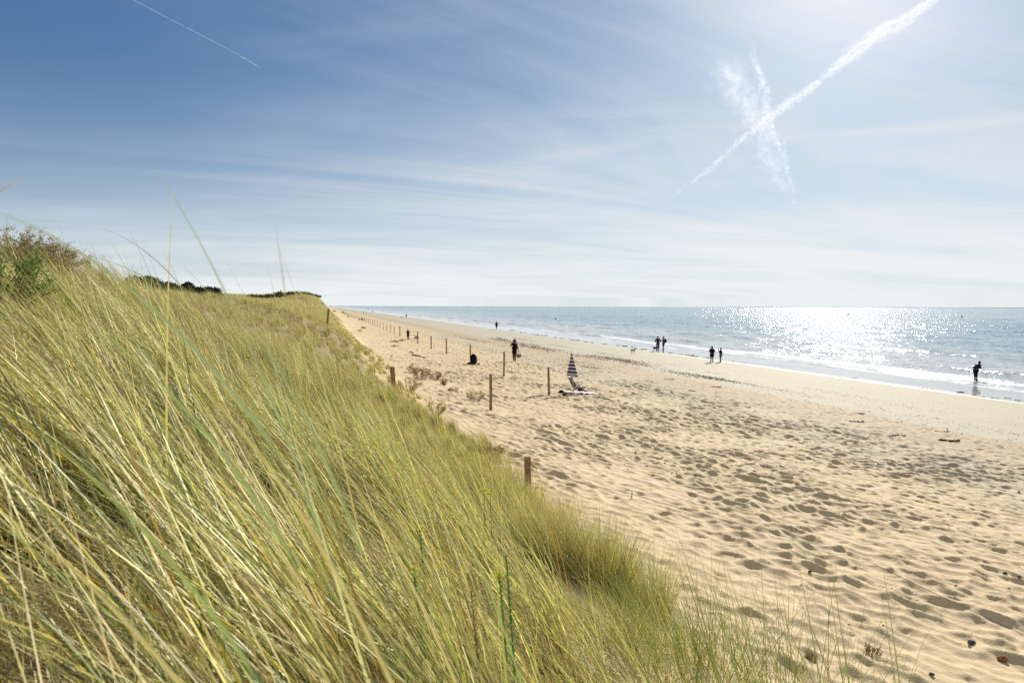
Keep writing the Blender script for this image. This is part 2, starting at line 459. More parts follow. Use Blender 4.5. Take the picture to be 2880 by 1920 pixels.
def far_coast():
    V = []; F = []
    n = 160
    for i in range(n+1):
        az = R(17.5 + 24*i/n); d = 16000.
        h = 5 + 9*max(0, float(fbm(np.array(i/17.), np.array(.5), 12, 4))+.25)*math.sin(math.pi*min(1, i/n*1.02))**.5
        x, y = d*math.sin(az), d*math.cos(az)
        for (k, hh) in ((1, -1), (1.0, h), (1.05, h*1.05), (1.06, -1)):
            V.append((x*k, y*k, hh))
    for i in range(n):
        for j in range(3):
            a = i*4+j; F.append((a, a+4, a+5, a+1))
    o = np_mesh('far_coast', V, F, simple('hazy_coast', (.75, .80, .85), 1.0, .05, .001, .0))  # distance haze is put into the pale colour
    tag(o, kind='structure')
far_coast()

# ---------------------------------------------------------------- grass
def grass_material():
    m, t = mat('grass_blade')
    c = t.add('ShaderNodeAttribute', attribute_name='Col').outputs['Color']
    P = t.add('ShaderNodeNewGeometry').outputs['Position']
    n = t.noise(P, 25., 3, .6)
    c2 = t.vmath('SCALE', c, t.math('ADD', .72, t.math('MULTIPLY', n, .56)))
    d = t.add('ShaderNodeBsdfDiffuse'); t.put(d.inputs[0], c2)
    tr = t.add('ShaderNodeBsdfTranslucent'); t.put(tr.inputs[0], t.vmath('MULTIPLY', c2, (1.15, 1.2, .75)))
    g = t.add('ShaderNodeBsdfGlossy'); g.inputs['Roughness'].default_value = .50; g.inputs[0].default_value = (.80, .82, .70, 1)
    t.l.new(t.mixs(.055, t.mixs(.30, d.outputs[0], tr.outputs[0]), g.outputs[0]), t.out.inputs[0]); return m
GM = grass_material()
PAL = np.array([(.230, .270, .090), (.310, .345, .170), (.170, .215, .050), (.390, .390, .160),      # greens
                (.580, .500, .280), (.480, .390, .210), (.720, .650, .420), (.330, .235, .120),      # straw
                (.580, .450, .060), (.300, .170, .060)])                                           # yellow, rust
def pick(n, wts, g):
    w_ = np.array(wts, float); w_ /= w_.sum()
    c = PAL[g.choice(len(PAL), n, p=w_)]
    c = c*np.array((1.14, 1.14, .92))
    return c*g.uniform(.42, 1.32, (n, 1))*g.uniform(.93, 1.07, (n, 3))
def blades(P, L, wd, phi, th0, kap, col, segs, g, base_col=(.50, .42, .24), tipfade=.0):
    n = len(P)
    t = np.linspace(0, 1, segs+1)
    th = th0[:, None] + kap[:, None]*t[None]**1.3
    ph = phi[:, None] + (g.normal(0, .16, n)[:, None])*t[None]
    tx = np.sin(th)*np.cos(ph); ty = np.sin(th)*np.sin(ph); tz = np.cos(th)
    T = np.stack([tx, ty, tz], -1)
    C = np.zeros((n, segs+1, 3)); C[:, 0] = P
    ds = (L/segs)[:, None, None]
    C[:, 1:] = P[:, None] + np.cumsum((T[:, :-1]+T[:, 1:])*.5*ds, 1)
    A = np.stack([-np.sin(ph), np.cos(ph), 0*ph], -1)
    B = np.cross(T, A)
    psi = g.uniform(0, math.pi, n)[:, None, None] + t[None, :, None]*g.normal(0, .7, n)[:, None, None]
    Sd = A*np.cos(psi) + B*np.sin(psi)
    wt = wd[:, None, None]*(.55 + .45*np.minimum(1, t*6))[None, :, None]*(1 - .88*t**1.6)[None, :, None]*.5
    V = np.stack([C - Sd*wt, C + Sd*wt], 2)               # n, s+1, 2, 3
    k = (segs+1)*2
    base = (np.arange(n)*k)[:, None]
    q = []
    for i in range(segs):
        q.append(np.stack([base[:, 0]+2*i, base[:, 0]+2*i+1, base[:, 0]+2*i+3, base[:, 0]+2*i+2], 1))
    F = np.stack(q, 1).reshape(-1, 4)
    tt = np.clip(t*3.2, 0, 1)[None, :, None]
    c = np.array(base_col)[None, None]*(1-tt) + col[:, None]*tt
    tip = np.clip((t-.8)*5, 0, 1)[None, :, None]*g.uniform(0, 1, n)[:, None, None]
    c = c*(1-tip*.6) + np.array((.55, .46, .27))*tip*.6
    Cc = np.repeat(c[:, :, None], 2, 2)
    # nothing may grow through the lens
    d = np.linalg.norm(C - np.array([0, 0, EYE]), axis=2).min(1)
    return V, F, Cc, d
def join_blades(name, sets, label, cat='grass'):
    Vs = []; Fs = []; Cs = []; off = 0
    for (V, F, Cc, d, mind) in sets:
        n, s1 = V.shape[:2]; segs = s1-1
        ok = d > mind
        V = V[ok]; Cc = Cc[ok]; n = len(V)
        if n == 0: continue
        k = s1*2; b = (np.arange(n)*k)
        F = np.stack([np.stack([b+2*i, b+2*i+1, b+2*i+3, b+2*i+2], 1) for i in range(segs)], 1).reshape(-1, 4)
        Vs.append(V.reshape(-1, 3)); Cs.append(Cc.reshape(-1, 3)); Fs.append(F+off); off += n*k
    o = np_mesh(name, np.concatenate(Vs), np.concatenate(Fs), GM, color=np.concatenate(Cs))
    return tag(o, label, cat, kind='stuff')
def scatter(n, u0, u1, v0, v1, g, az0=-50, az1=38, dmin=0, dmax=1e9, dens=None, cell=0):
    u = g.uniform(u0, u1, n); v = g.uniform(v0, v1, n)
    x, y = uv2xy(u, v); D = np.hypot(x, y); az = np.degrees(np.arctan2(x, y))
    ok = (D > dmin) & (D < dmax) & ((az > az0) & (az < az1) | (D < 2.2))
    u, v, x, y = u[ok], v[ok], x[ok], y[ok]
    if dens is not None:
        k = g.uniform(0, 1, len(u)) < dens(u, v); u, v, x, y = u[k], v[k], x[k], y[k]
    if cell:                                                     # gather the blades into tussocks
        iu, iv = np.floor(u/cell), np.floor(v/cell)
        cu = (iu + .5 + .8*(hash2(iu, iv, 301)-.5))*cell; cv = (iv + .5 + .8*(hash2(iu, iv, 302)-.5))*cell
        pull = np.where(g.uniform(0, 1, len(u)) < .84, g.uniform(.62, .97, len(u)), 0)
        u = u + (cu-u)*pull; v = v + (cv-v)*pull; x, y = uv2xy(u, v)
    z = ground_z(u, v, False) + micro_z(u, v)*(v > 2.4)
    return u, v, np.stack([x, y, z - .015], -1)
def foot(u, v, soft=.9, e=3.05):
    e = e + .5*sstep(u, 9, 16)*(1-sstep(u, 40, 70))
    "1 on the dune, 0 on the open beach, with a ragged edge"
    edge = e - .25 + 1.15*fbm(u/2.4, v*0+7, 111, 3) + .8*fbm(u/.8, v/.8, 113, 2)
    return sstep(edge - v, 0, soft)
def tussock(u, v, sc=.75, seed=120, lo=-.18, hi=.25, floor=.12):
    return floor + (1-floor)*sstep(fbm(u/sc, v/sc, seed, 2), lo, hi)

g = np.random.default_rng(21)
def make_zone(n, box, segs, Lr, wr, wts, th, thsd, kp, dens, seed, mind=.42, phi0=180, phisd=24, **kw):
    g = np.random.default_rng(seed)
    u, v, P = scatter(n, *box, g, dens=dens, **kw)
    m = len(u)
    up = sstep(-v, -2.5, 2.5)                                   # higher on the slope the blades lie over more
    L = g.uniform(*Lr, m)*(.8 + .45*vnoise(u/1.3, v/1.3, seed+3)+.2)
    cell = kw.get('cell', 0) or .4
    iu, iv = np.floor(u/cell), np.floor(v/cell)
    h1, h2, h3 = hash2(iu, iv, 311), hash2(iu, iv, 312), hash2(iu, iv, 313)
    if kw.get('cell'): L = L*(.72 + .5*h1)
    phi = np.radians(phi0 + 34*(h2-.5) + g.normal(0, phisd, m))
    t0 = np.radians(np.clip(th[0] + (th[1]-th[0])*up + 14*(h3-.5) + g.normal(0, thsd, m), -25, 80))
    kap = np.radians(np.clip(g.normal(kp, 14, m), -10, 80))
    L = L*(1 - .42*sstep(v, -.6, 1.6)*sstep(u, 6, 11))
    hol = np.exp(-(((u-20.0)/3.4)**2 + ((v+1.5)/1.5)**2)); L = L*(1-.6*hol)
    wd = g.uniform(*wr, m)
    hue = vnoise(u/1.6, v/1.6, seed+7)
    col = pick(m, wts[0], g); c2 = pick(m, wts[1], g)
    if Lr[1] < .5 and kw.get('dmax', 99) < 8: col = col*.42; c2 = c2*.42  # short litter darkened: shade of the gaps put into its colour
    d_ = np.hypot(P[:, 0], P[:, 1])
    sel = g.uniform(0, 1, m) < np.clip(.5 + 1.0*hue + .8*(h2-.5) + 1.0*sstep(d_, 12, 20)*sstep(-v, -1.6, .6), 0, 1)
    col[sel] = c2[sel]
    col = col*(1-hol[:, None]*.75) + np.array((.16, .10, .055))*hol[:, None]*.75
    return blades(P, L, wd, phi, t0, kap, col, segs, g) + (mind,)
GREEN = [3.2, 4, 2.2, 4, 4, 3, 4.5, 2, .6, .6]
MIXED = [1.5, 2.5, 1, 3.5, 5.5, 4, 6, 3.5, .7, 1.0]
STRAW = [.8, 1.5, .3, 2, 5, 4, 5, 3, .4, .8]
OLIVE = [2, 1.8, 2.4, 2.6, 3.2, 4.4, 2, 3.2, .4, .8]
TAN = [.6, .6, 1, 1.5, 3, 5, 1.5, 5, .2, 1.2]

near = []
# long marram blades around the photographer
near.append(make_zone(105000, (-2.5, 8.0, -8, 3.8), 7, (.65, 1.20), (.0050, .0115), (GREEN, MIXED), (25, 47), 10, 22,
    lambda u, v: foot(u, v)*tussock(u, v, .55, 120, -.25, .2, .25)*(.28 + .72*sstep(-v, -2.2, -.4)), 31, dmax=7.2, cell=.44, phisd=16))
# the dead litter below them
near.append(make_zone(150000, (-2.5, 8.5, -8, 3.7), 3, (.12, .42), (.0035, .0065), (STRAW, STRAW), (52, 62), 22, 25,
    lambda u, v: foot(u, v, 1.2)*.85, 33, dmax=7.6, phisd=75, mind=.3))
near.append(make_zone(60000, (-2.5, 8.5, -8, 3.6), 4, (.25, .60), (.0035, .0065), (MIXED, STRAW), (25, 40), 18, 30,
    lambda u, v: foot(u, v, 1.0)*.8, 35, dmax=7.6, phisd=45, mind=.3))
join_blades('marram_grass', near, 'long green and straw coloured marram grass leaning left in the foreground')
mid = []
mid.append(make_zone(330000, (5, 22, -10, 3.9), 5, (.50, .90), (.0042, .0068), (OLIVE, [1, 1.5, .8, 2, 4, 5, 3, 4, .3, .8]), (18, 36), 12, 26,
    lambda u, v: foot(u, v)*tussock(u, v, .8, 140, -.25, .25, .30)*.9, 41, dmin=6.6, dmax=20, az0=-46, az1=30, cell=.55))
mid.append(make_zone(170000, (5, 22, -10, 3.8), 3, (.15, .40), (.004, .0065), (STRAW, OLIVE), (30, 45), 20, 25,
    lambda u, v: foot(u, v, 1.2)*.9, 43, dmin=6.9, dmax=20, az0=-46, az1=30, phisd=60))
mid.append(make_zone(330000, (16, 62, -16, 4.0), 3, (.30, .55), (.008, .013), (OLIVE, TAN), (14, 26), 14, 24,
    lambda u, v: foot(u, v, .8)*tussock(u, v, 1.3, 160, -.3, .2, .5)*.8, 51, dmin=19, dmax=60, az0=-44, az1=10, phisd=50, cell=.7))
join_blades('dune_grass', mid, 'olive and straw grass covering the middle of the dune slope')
far = []
far.append(make_zone(260000, (52, 210, -30, 4.2), 2, (.35, .60), (.020, .036), (TAN, STRAW), (10, 18), 16, 22,
    lambda u, v: foot(u, v, .8)*.9, 61, dmin=56, dmax=220, az0=-42, az1=2, phisd=70))
join_blades('distant_grass', far, 'tan grass over the far dune top and slope')

# hand set tussocks and single blades, each rooted in the ground
def tuft_sets(px, py, n, Lr, wr, wts, spread, lean, leansd, seed, phi0=175, phisd=40, segs=6, sink=.0, p=None, kp=22, dark=1.0):
    g = np.random.default_rng(seed)
    c = p if p is not None else hit(px, py, False)
    a = g.uniform(0, 6.283, n); r = spread*np.sqrt(g.uniform(0, 1, n))
    x = c.x + r*np.cos(a); y = c.y + r*np.sin(a)
    u, v = xy2uv(x, y); z = ground_z(u, v) - .02
    # the outer blades fan outward
    th = np.radians(g.normal(lean, leansd, n))
    wx_ = np.sin(th)*np.cos(np.radians(g.normal(phi0, phisd, n))) + .42*r*np.cos(a)/spread
    wy_ = np.sin(th)*np.sin(np.radians(g.normal(phi0, phisd, n))) + .42*r*np.sin(a)/spread
    phi = np.arctan2(wy_, wx_); th = np.arctan(np.hypot(wx_, wy_))
    return blades(np.stack([x, y, z], -1), g.uniform(*Lr, n), g.uniform(*wr, n), phi, th,
                  np.radians(np.clip(g.normal(kp, 12, n), 0, 60)), pick(n, wts, g)*dark, segs, g) + (.3,)
TALL = [6, 1, 9, 2, .5, .6, .1, .5, .6, .3]
RUST = [1.5, 1, 2, 1, 2, 2, 1, 3.5, .4, 1.5]
edge = [tuft_sets(1660, 1640, 2600, (.55, 1.0), (.0032, .0052), RUST, .42, 20, 9, 71),
        tuft_sets(1790, 1700, 1300, (.5, .9), (.003, .005), OLIVE, .36, 20, 9, 72),
        tuft_sets(1540, 1590, 1300, (.5, .85), (.003, .005), OLIVE, .38, 20, 10, 73),
        tuft_sets(1880, 1830, 500, (.5, .9), (.003, .0045), TALL, .40, 20, 8, 74),
        tuft_sets(1500, 1480, 900, (.35, .6), (.003, .0045), OLIVE, .5, 18, 12, 75),
        tuft_sets(1420, 1400, 900, (.35, .6), (.003, .005), OLIVE, .6, 16, 14, 76),
        tuft_sets(1330, 1330, 900, (.3, .5), (.004, .006), OLIVE, .7, 14, 16, 77),
        tuft_sets(1478, 1400, 420, (.30, .50), (.003, .005), OLIVE, .30, 16, 12, 91),
        tuft_sets(1440, 1345, 420, (.28, .45), (.003, .005), OLIVE, .42, 14, 14, 92),
        tuft_sets(1560, 1450, 420, (.35, .60), (.003, .0045), OLIVE, .42, 16, 12, 93),
        tuft_sets(1375, 1290, 420, (.25, .45), (.004, .006), OLIVE, .5, 14, 16, 94),
        tuft_sets(1290, 1235, 420, (.25, .42), (.004, .006), OLIVE, .6, 14, 16, 95),
        tuft_sets(1700, 1800, 900, (.3, .6), (.003, .0045), OLIVE, .5, 25, 16, 78)]
k = 80
for (px, py, n, L0, L1) in ((1960, 1990, 90, .9, 1.3), (2080, 2040, 70, 1.0, 1.5), (2180, 2060, 40, 1.0, 1.4),
                            (2270, 2080, 40, 1.0, 1.45), (2420, 2090, 24, .9, 1.3), (2340, 2090, 20, .9, 1.4), (2020, 1900, 60, .5, .9), (2150, 1950, 40, .5, .8),
                            (2560, 2060, 7, .5, .7), (1870, 1950, 110, .5, .9)):
    edge.append(tuft_sets(px, py, n, (L0, L1), (.0048, .0072), TALL, .30, 12, 8, k, kp=15, dark=.85)); k += 1
join_blades('edge_grass', edge, 'thin green grass tussocks where the dune meets the sand')
def px_blades(name, rows_, label):
    "single long blades: root and tip given as points in the scene, bowed between"
    Vs = []; Fs = []; Cs = []; off = 0
    for (p0, p1, bow, wd, col) in rows_:
        p0 = Vector(p0); p1 = Vector(p1); n = 14
        ax = (p1-p0); sidev = ax.cross(Vector((0, 1, 0))).normalized()
        for i in range(n+1):
            t = i/n
            c = p0.lerp(p1, t) + Vector((0, 0, 1))*bow*4*t*(1-t)
            w_ = wd*(1-.92*t**1.5)*.5
            Vs += [tuple(c - sidev*w_), tuple(c + Vector((0, -1, 0))*w_*.55), tuple(c + sidev*w_)]
            cc = np.array(col)*(1-.25*t) + np.array((.5, .42, .3))*.25*t
            Cs += [cc]*3
        for i in range(n):
            for j in range(2):
                a = off + i*3 + j; Fs.append((a, a+1, a+4, a+3))
        off += (n+1)*3
    o = np_mesh(name, np.array(Vs), np.array(Fs), GM, color=np.array(Cs), smooth=False)
    return tag(o, label, 'grass', kind='stuff')
SG = (.30, .38, .16); ST = (.55, .46, .25); GY = (.30, .36, .22); BR = (.34, .24, .15)
def pb(px0, py0, d0, px1, py1, d1, bow, wd, col):
    return (at_depth(px0, py0, d0), at_depth(px1, py1, d1), bow, wd, col)
px_blades('tall_grass_blades', [
    pb(900, 1500, 1.15, 415, 445, 1.05, .06, .0042, GY),
    pb(850, 1250, 1.3, 772, 625, 1.2, .03, .0034, BR),
    pb(1010, 1500, 1.5, 780, 690, 1.35, .05, .0034, ST),
    pb(900, 1400, 1.8, 636, 735, 1.7, .05, .0032, SG),
    pb(850, 1250, 2.0, 752, 740, 1.9, .02, .0030, SG),
    pb(760, 1240, .95, -40, 585, .85, .05, .0058, GY),
    pb(-60, 580, .9, 78, 485, .85, .0, .0022, BR),
    pb(600, 930, 2.2, 275, 640, 2.0, .06, .0032, (.14, .17, .07)),
    pb(620, 960, 2.6, 210, 715, 2.4, .07, .0032, (.16, .19, .08)),
    pb(420, 900, 3.0, 305, 675, 2.9, .03, .0036, SG),
    pb(480, 920, 3.0, 352, 628, 2.9, .03, .0036, SG),
    pb(470, 900, 3.2, 402, 660, 3.1, .02, .0035, ST),
    pb(560, 950, 3.0, 455, 700, 2.9, .03, .0034, SG),
    pb(700, 1000, 3.0, 500, 735, 2.9, .04, .0034, SG),
    pb(1020, 1560, 1.05, 660, 860, 1.0, .04, .0050, GY),
    pb(840, 1600, .95, 160, 860, .85, .05, .0056, SG),
    pb(1120, 1960, .85, 480, 1010, .8, .05, .0056, ST),
    pb(780, 1990, .72, 60, 1180, .7, .03, .0064, SG),
    pb(1300, 1960, 1.1, 860, 1180, 1.0, .04, .0052, ST),
    pb(560, 1990, .70, -60, 1400, .66, .02, .0060, ST),
    pb(1480, 1960, 1.5, 1150, 1180, 1.4, .05, .0050, SG),
    pb(1820, 1960, 2.2, 1842, 1470, 2.1, .0, .0050, (.14, .20, .06)),
], 'tallest blurred marram blades rising against the sky at left')

GD = (.15, .19, .05)
px_blades('sparse_grass_stems', [
    pb(2345, 2150, 3.0, 2238, 1545, 2.9, .03, .0085, GD), pb(2420, 2150, 3.0, 2330, 1540, 2.9, .02, .0085, GD), pb(2400, 2150, 3.05, 2322, 1585, 2.95, .03, .0070, GD),
    pb(2560, 2150, 3.0, 2480, 1572, 2.9, .02, .0078, GD), pb(2550, 2150, 3.1, 2472, 1640, 3.0, .03, .0070, GD), pb(2540, 2100, 3.0, 2582, 1838, 2.9, .0, .0070, GD),
    pb(2260, 2100, 3.1, 2190, 1610, 3.0, .03, .0070, GD), pb(2240, 2100, 3.1, 2110, 1640, 3.0, .04, .0070, GD), pb(2180, 2080, 3.1, 2030, 1560, 3.0, .04, .0070, GD),
    pb(2330, 2150, 3.0, 2405, 1700, 2.9, .0, .0060, GD), pb(2390, 2150, 3.0, 2370, 1850, 2.9, .0, .0070, GD), pb(2120, 2080, 3.1, 1950, 1520, 3.0, .05, .0070, GD),
    pb(2060, 2080, 3.1, 1900, 1480, 3.0, .05, .0078, GD), pb(2090, 2080, 3.1, 2020, 1640, 3.0, .03, .0078, SG), pb(2160, 2080, 3.1, 2080, 1700, 3.0, .03, .0078, SG),
], 'sparse tall green stems standing over the sand at the bottom right')

# ---------------------------------------------------------------- materials of the things
M_wood = simple('weathered_wood', (.30, .20, .115), .8, .25, 9., .15, col2=(.15, .095, .055))
M_end = simple('cut_wood', (.42, .31, .19), .85, .15, 30., .1)
M_wire = simple('rusty_wire', (.10, .085, .07), .6, .3, 60., .4)
M_skin = simple('skin', (.16, .088, .058), .6, .08, 12., .3)
M_hair = simple('dark_hair', (.018, .012, .010), .7, .3, 60., .3)
M_black = simple('black_cloth', (.012, .011, .015), .9, .3, 40., .1)
M_plum = simple('plum_cloth', (.022, .010, .018), .9, .3, 40., .1)
M_navy = simple('navy_cloth', (.020, .024, .045), .9, .3, 40., .1)
M_slate = simple('slate_blue_cloth', (.085, .085, .16), .9, .2, 40., .1)
M_grey = simple('grey_cloth', (.12, .12, .13), .9, .2, 40., .1)
M_khaki = simple('dark_khaki_cloth', (.10, .095, .085), .9, .2, 40., .1)
M_red = simple('red_cloth', (.34, .06, .045), .9, .2, 40., .1)
M_pink = simple('pale_pink_cloth', (.55, .36, .38), .9, .1, 40., .1)
M_white = simple('white_cloth', (.70, .68, .64), .9, .05, 40., .1)
M_metal = simple('pale_metal', (.55, .55, .56), .35, .1, 40., .5, metal=.6)
M_rodm = simple('black_rod', (.02, .02, .022), .35, .1, 40., .5)
M_weed = simple('dark_seaweed', (.030, .020, .012), .55, .4, 30., .35)
M_redweed = simple('red_seaweed', (.11, .028, .018), .6, .3, 30., .3)
M_stone = simple('grey_stone', (.14, .12, .09), .85, .3, 25., .2)
M_brick = simple('orange_stone', (.34, .14, .05), .85, .25, 25., .2)
M_twig = simple('dry_twig', (.26, .17, .09), .85, .3, 25., .1)
M_dkw = simple('dark_driftwood', (.06, .045, .03), .9, .3, 20., .1)

# ---------------------------------------------------------------- fence posts and wires
def post_mesh(r, h, seed, parent, lean=(0, 0)):
    rr = random.Random(seed); b = MB(); n = 14
    prof = [(r*1.02, -.45), (r*1.0, 0), (r*.985, h*.35), (r*.97, h*.7), (r*.95, h-.012)]
    ph = rr.uniform(0, 6)
    b.lathe(prof, n, fun=lambda th, z: 1 + .035*math.sin(3*th+ph) + .02*math.sin(7*th+z*3))
    o = b.build('shaft', M_wood, parent)
    c = MB(); c.lathe([(r*.95, h-.0115), (r*.94, h+.004), (r*.86, h+.012)], n, fun=lambda th, z: 1 + .035*math.sin(3*th+ph) + .02*math.sin(7*th+z*3))
    c.build('cut_top', M_end, parent)
def fence_post(pos, r, h, seed, label, group, lean=(0, 0)):
    e = empty('fence_post', pos, 0, label, 'fence post', group)
    e.rotation_euler = (R(lean[0]), R(lean[1]), 0)
    post_mesh(r, h, seed, e); return e
BG = 'wooden posts of the beach fence'; UGP = 'wooden posts of the upper dune fence'
def wpx(px_w, D): return px_w/1920*D/2
def post_at(px, py_base, py_top, wpxs, label, group, seed, lean=(0, 0)):
    b = hit(px, py_base); D = b.y; h = (py_base-py_top)/1920*D
    fence_post(b, max(.035, wpx(wpxs, D)), h, seed, label, group, lean); return b, h
tops = []
bl = [(1380, 1155, 1051, 8.5, 'thick pale post beside the yellow bush, nearest post on the open sand', (0, 0)),
      (1544, 1115, 1033, 6.5, 'post nearest the striped parasol, leaning slightly, casting a long shadow', (0, -1.5)),
      (1417, 1063, 993, 5.0, 'post in front of the woman in the dark dress', (0, .6)),
      (1323.5, 1023, 970, 4.2, 'double looking dark post right behind the black backpack', (0, -1)),
      (1255.5, 997, 954, 3.6, 'post midway between the black backpack and the red beach chair', (0, 0)),
      (1212.5, 982, 945.5, 3.4, 'second post to the right of the red beach chair', (0, 0)),
      (1175, 967, 933, 3.2, 'post standing right beside the red beach chair', (0, 0)),
      (1124.7, 946.5, 918, 2.6, 'first post left of the person by the red beach chair', (0, 0))]
for i, (px, pb_, pt, wq, lb, ln) in enumerate(bl):
    b, h = post_at(px, pb_, pt, wq, lb, BG, 100+i, ln); tops.append(b + Vector((0, 0, h-.12)))
# the far run keeps the same spacing along the line of the last ones
u_, v_ = xy2uv(tops[-1].x, tops[-1].y)
proto = None
for k in range(46):
    u_ += 6.9 + random.uniform(-.25, .25)
    vv_ = 9.6 + .5*math.sin(u_/60.)*min(1, k/10)
    x, y = uv2xy(u_, vv_); z = gz(x, y)
    if proto is None:
        e = fence_post((x, y, z), .045, 1.25, 140, 'small distant post of the long beach fence receding to the horizon', BG); proto = e
    else:
        e = copy_tree(proto); e.location = (x, y, z)
        e.scale = (1, 1, random.uniform(.92, 1.06)); e.rotation_euler = (R(random.uniform(-1.5, 1.5)), R(random.uniform(-2, 2)), 0)
    tops.append(Vector((x, y, z + 1.12)))
def wire(name, pts, r, label, sag=.03):
    p = []
    for a, b in zip(pts[:-1], pts[1:]):
        for i in range(6):
            t = i/6; q = a.lerp(b, t); q.z -= sag*4*t*(1-t)*min(2.5, (b-a).length/6); p.append(q)
    p.append(pts[-1]); m = MB(); m.tube(p, r, 5)
    return tag(m.build(name, M_wire), label, 'wire')
wire('fence_wire', tops, .0045, 'thin top wire strung along the posts of the beach fence')
ub = []
b, h = post_at(1485, 1372, 1284, 20, 'stout orange brown post half sunk in the grass at the dune foot', UGP, 151, (0, -1)); ub.append(b + Vector((0, 0, h-.22)))
b, h = post_at(1108, 1108, 1031, 13.5, 'grey brown stump post standing on the grassy slope left of the sand', UGP, 152, (0, -3)); ub.append(b + Vector((0, 0, h-.25)))
p2 = at_depth(919.5, 868, 50.); g2 = gz(p2.x, p2.y)
fence_post((p2.x, p2.y, g2), .075, p2.z-g2, 153, 'dark leaning post on the far dune crest near the horizon', UGP, (0, 6)); ub.append(Vector((p2.x, p2.y, p2.z-.15)))
p3 = at_depth(907, 858, 110.); g3 = gz(p3.x, p3.y)
fence_post((p3.x, p3.y, g3), .08, max(.8, p3.z-g3), 154, 'faint post on the shoulder of the farthest dune at the skyline', UGP)
pr = at_depth(2990, 1720, 6.2); gr_ = gz(pr.x, pr.y)
wire('dune_wire', [Vector((pr.x, pr.y, gr_+.55))] + [at_depth(2400, 1556, 7.6)] + [at_depth(1775, 1387, 9.6)] + ub, .003, 'thin barbed wire running low over the trampled sand to the stout post', .05)
e = empty('wire_stake', hit(1776, 1408), 0, 'tiny crooked stake carrying the low wire beside the tussock', 'stake')
st = MB(); st.tube([(0, 0, -.1), (.01, 0, .13)], .008, 6); st.build('stake_rod', M_dkw, e)
st = MB(); st.tube([(-.12, 0, .15), (0, 0, .13), (.02, 0, .12)], .005, 5); st.build('hook', M_dkw, e)

# ---------------------------------------------------------------- people
RADK = 1.25
def skin_obj(name, J, E, m, parent, sub=1):
    keys = list(J); idx = {k: i for i, k in enumerate(keys)}
    me = bpy.data.meshes.new(name)
    me.from_pydata([J[k][0] for k in keys], [(idx[a], idx[b]) for a, b in E], [])
    o = bpy.data.objects.new(name, me); COL.objects.link(o); o.parent = parent
    mo = o.modifiers.new('skin', 'SKIN'); mo.use_smooth_shade = True
    sv = me.skin_vertices[0].data
    for i, k in enumerate(keys):
        r = J[k][1]; r = tuple(q_*RADK for q_ in r) if isinstance(r, tuple) else r*RADK; sv[i].radius = r if isinstance(r, tuple) else (r, r); sv[i].use_root = (i == 0)
    me.materials.append(m)
    ms = o.modifiers.new('sub', 'SUBSURF'); ms.levels = sub; ms.render_levels = sub
    return o
BASE = dict(
    pelvis=((0, 0, .96), .125), spine=((0, .0, 1.12), .118), chest=((0, -.005, 1.31), .140), upper=((0, -.005, 1.42), .105),
    neck=((0, .005, 1.50), .052), skull0=((0, .02, 1.575), .066), skull=((0, .02, 1.655), .088), crown=((0, .005, 1.72), .066),
    nose=((0, .112, 1.625), .016), earL=((-.088, .01, 1.63), .018), earR=((.088, .01, 1.63), .018),
    shL=((-.165, -.005, 1.415), .062), elL=((-.225, -.03, 1.14), .042), wrL=((-.235, .05, .91), .028), paL=((-.235, .07, .84), .033),
    shR=((.165, -.005, 1.415), .062), elR=((.225, -.03, 1.14), .042), wrR=((.235, .05, .91), .028), paR=((.235, .07, .84), .033),
    hiL=((-.09, 0, .88), .092), knL=((-.10, .02, .50), .058), anL=((-.10, -.01, .09), .038), toL=((-.115, .15, .035), .034), heL=((-.10, -.055, .04), .032),
    hiR=((.09, 0, .88), .092), knR=((.10, .02, .50), .058), anR=((.10, -.01, .09), .038), toR=((.115, .15, .035), .034), heR=((.10, -.055, .04), .032))
BE = [('pelvis', 'spine'), ('spine', 'chest'), ('chest', 'upper'), ('upper', 'neck'), ('neck', 'skull0'), ('skull0', 'skull'), ('skull', 'crown'),
      ('skull', 'nose'), ('skull', 'earL'), ('skull', 'earR')]
for s_ in 'LR':
    BE += [('upper', 'sh'+s_), ('sh'+s_, 'el'+s_), ('el'+s_, 'wr'+s_), ('wr'+s_, 'pa'+s_), ('pelvis', 'hi'+s_), ('hi'+s_, 'kn'+s_),
           ('kn'+s_, 'an'+s_), ('an'+s_, 'to'+s_), ('an'+s_, 'he'+s_)]
def lerp3(a, b, t): return tuple(a[i]+(b[i]-a[i])*t for i in range(3))
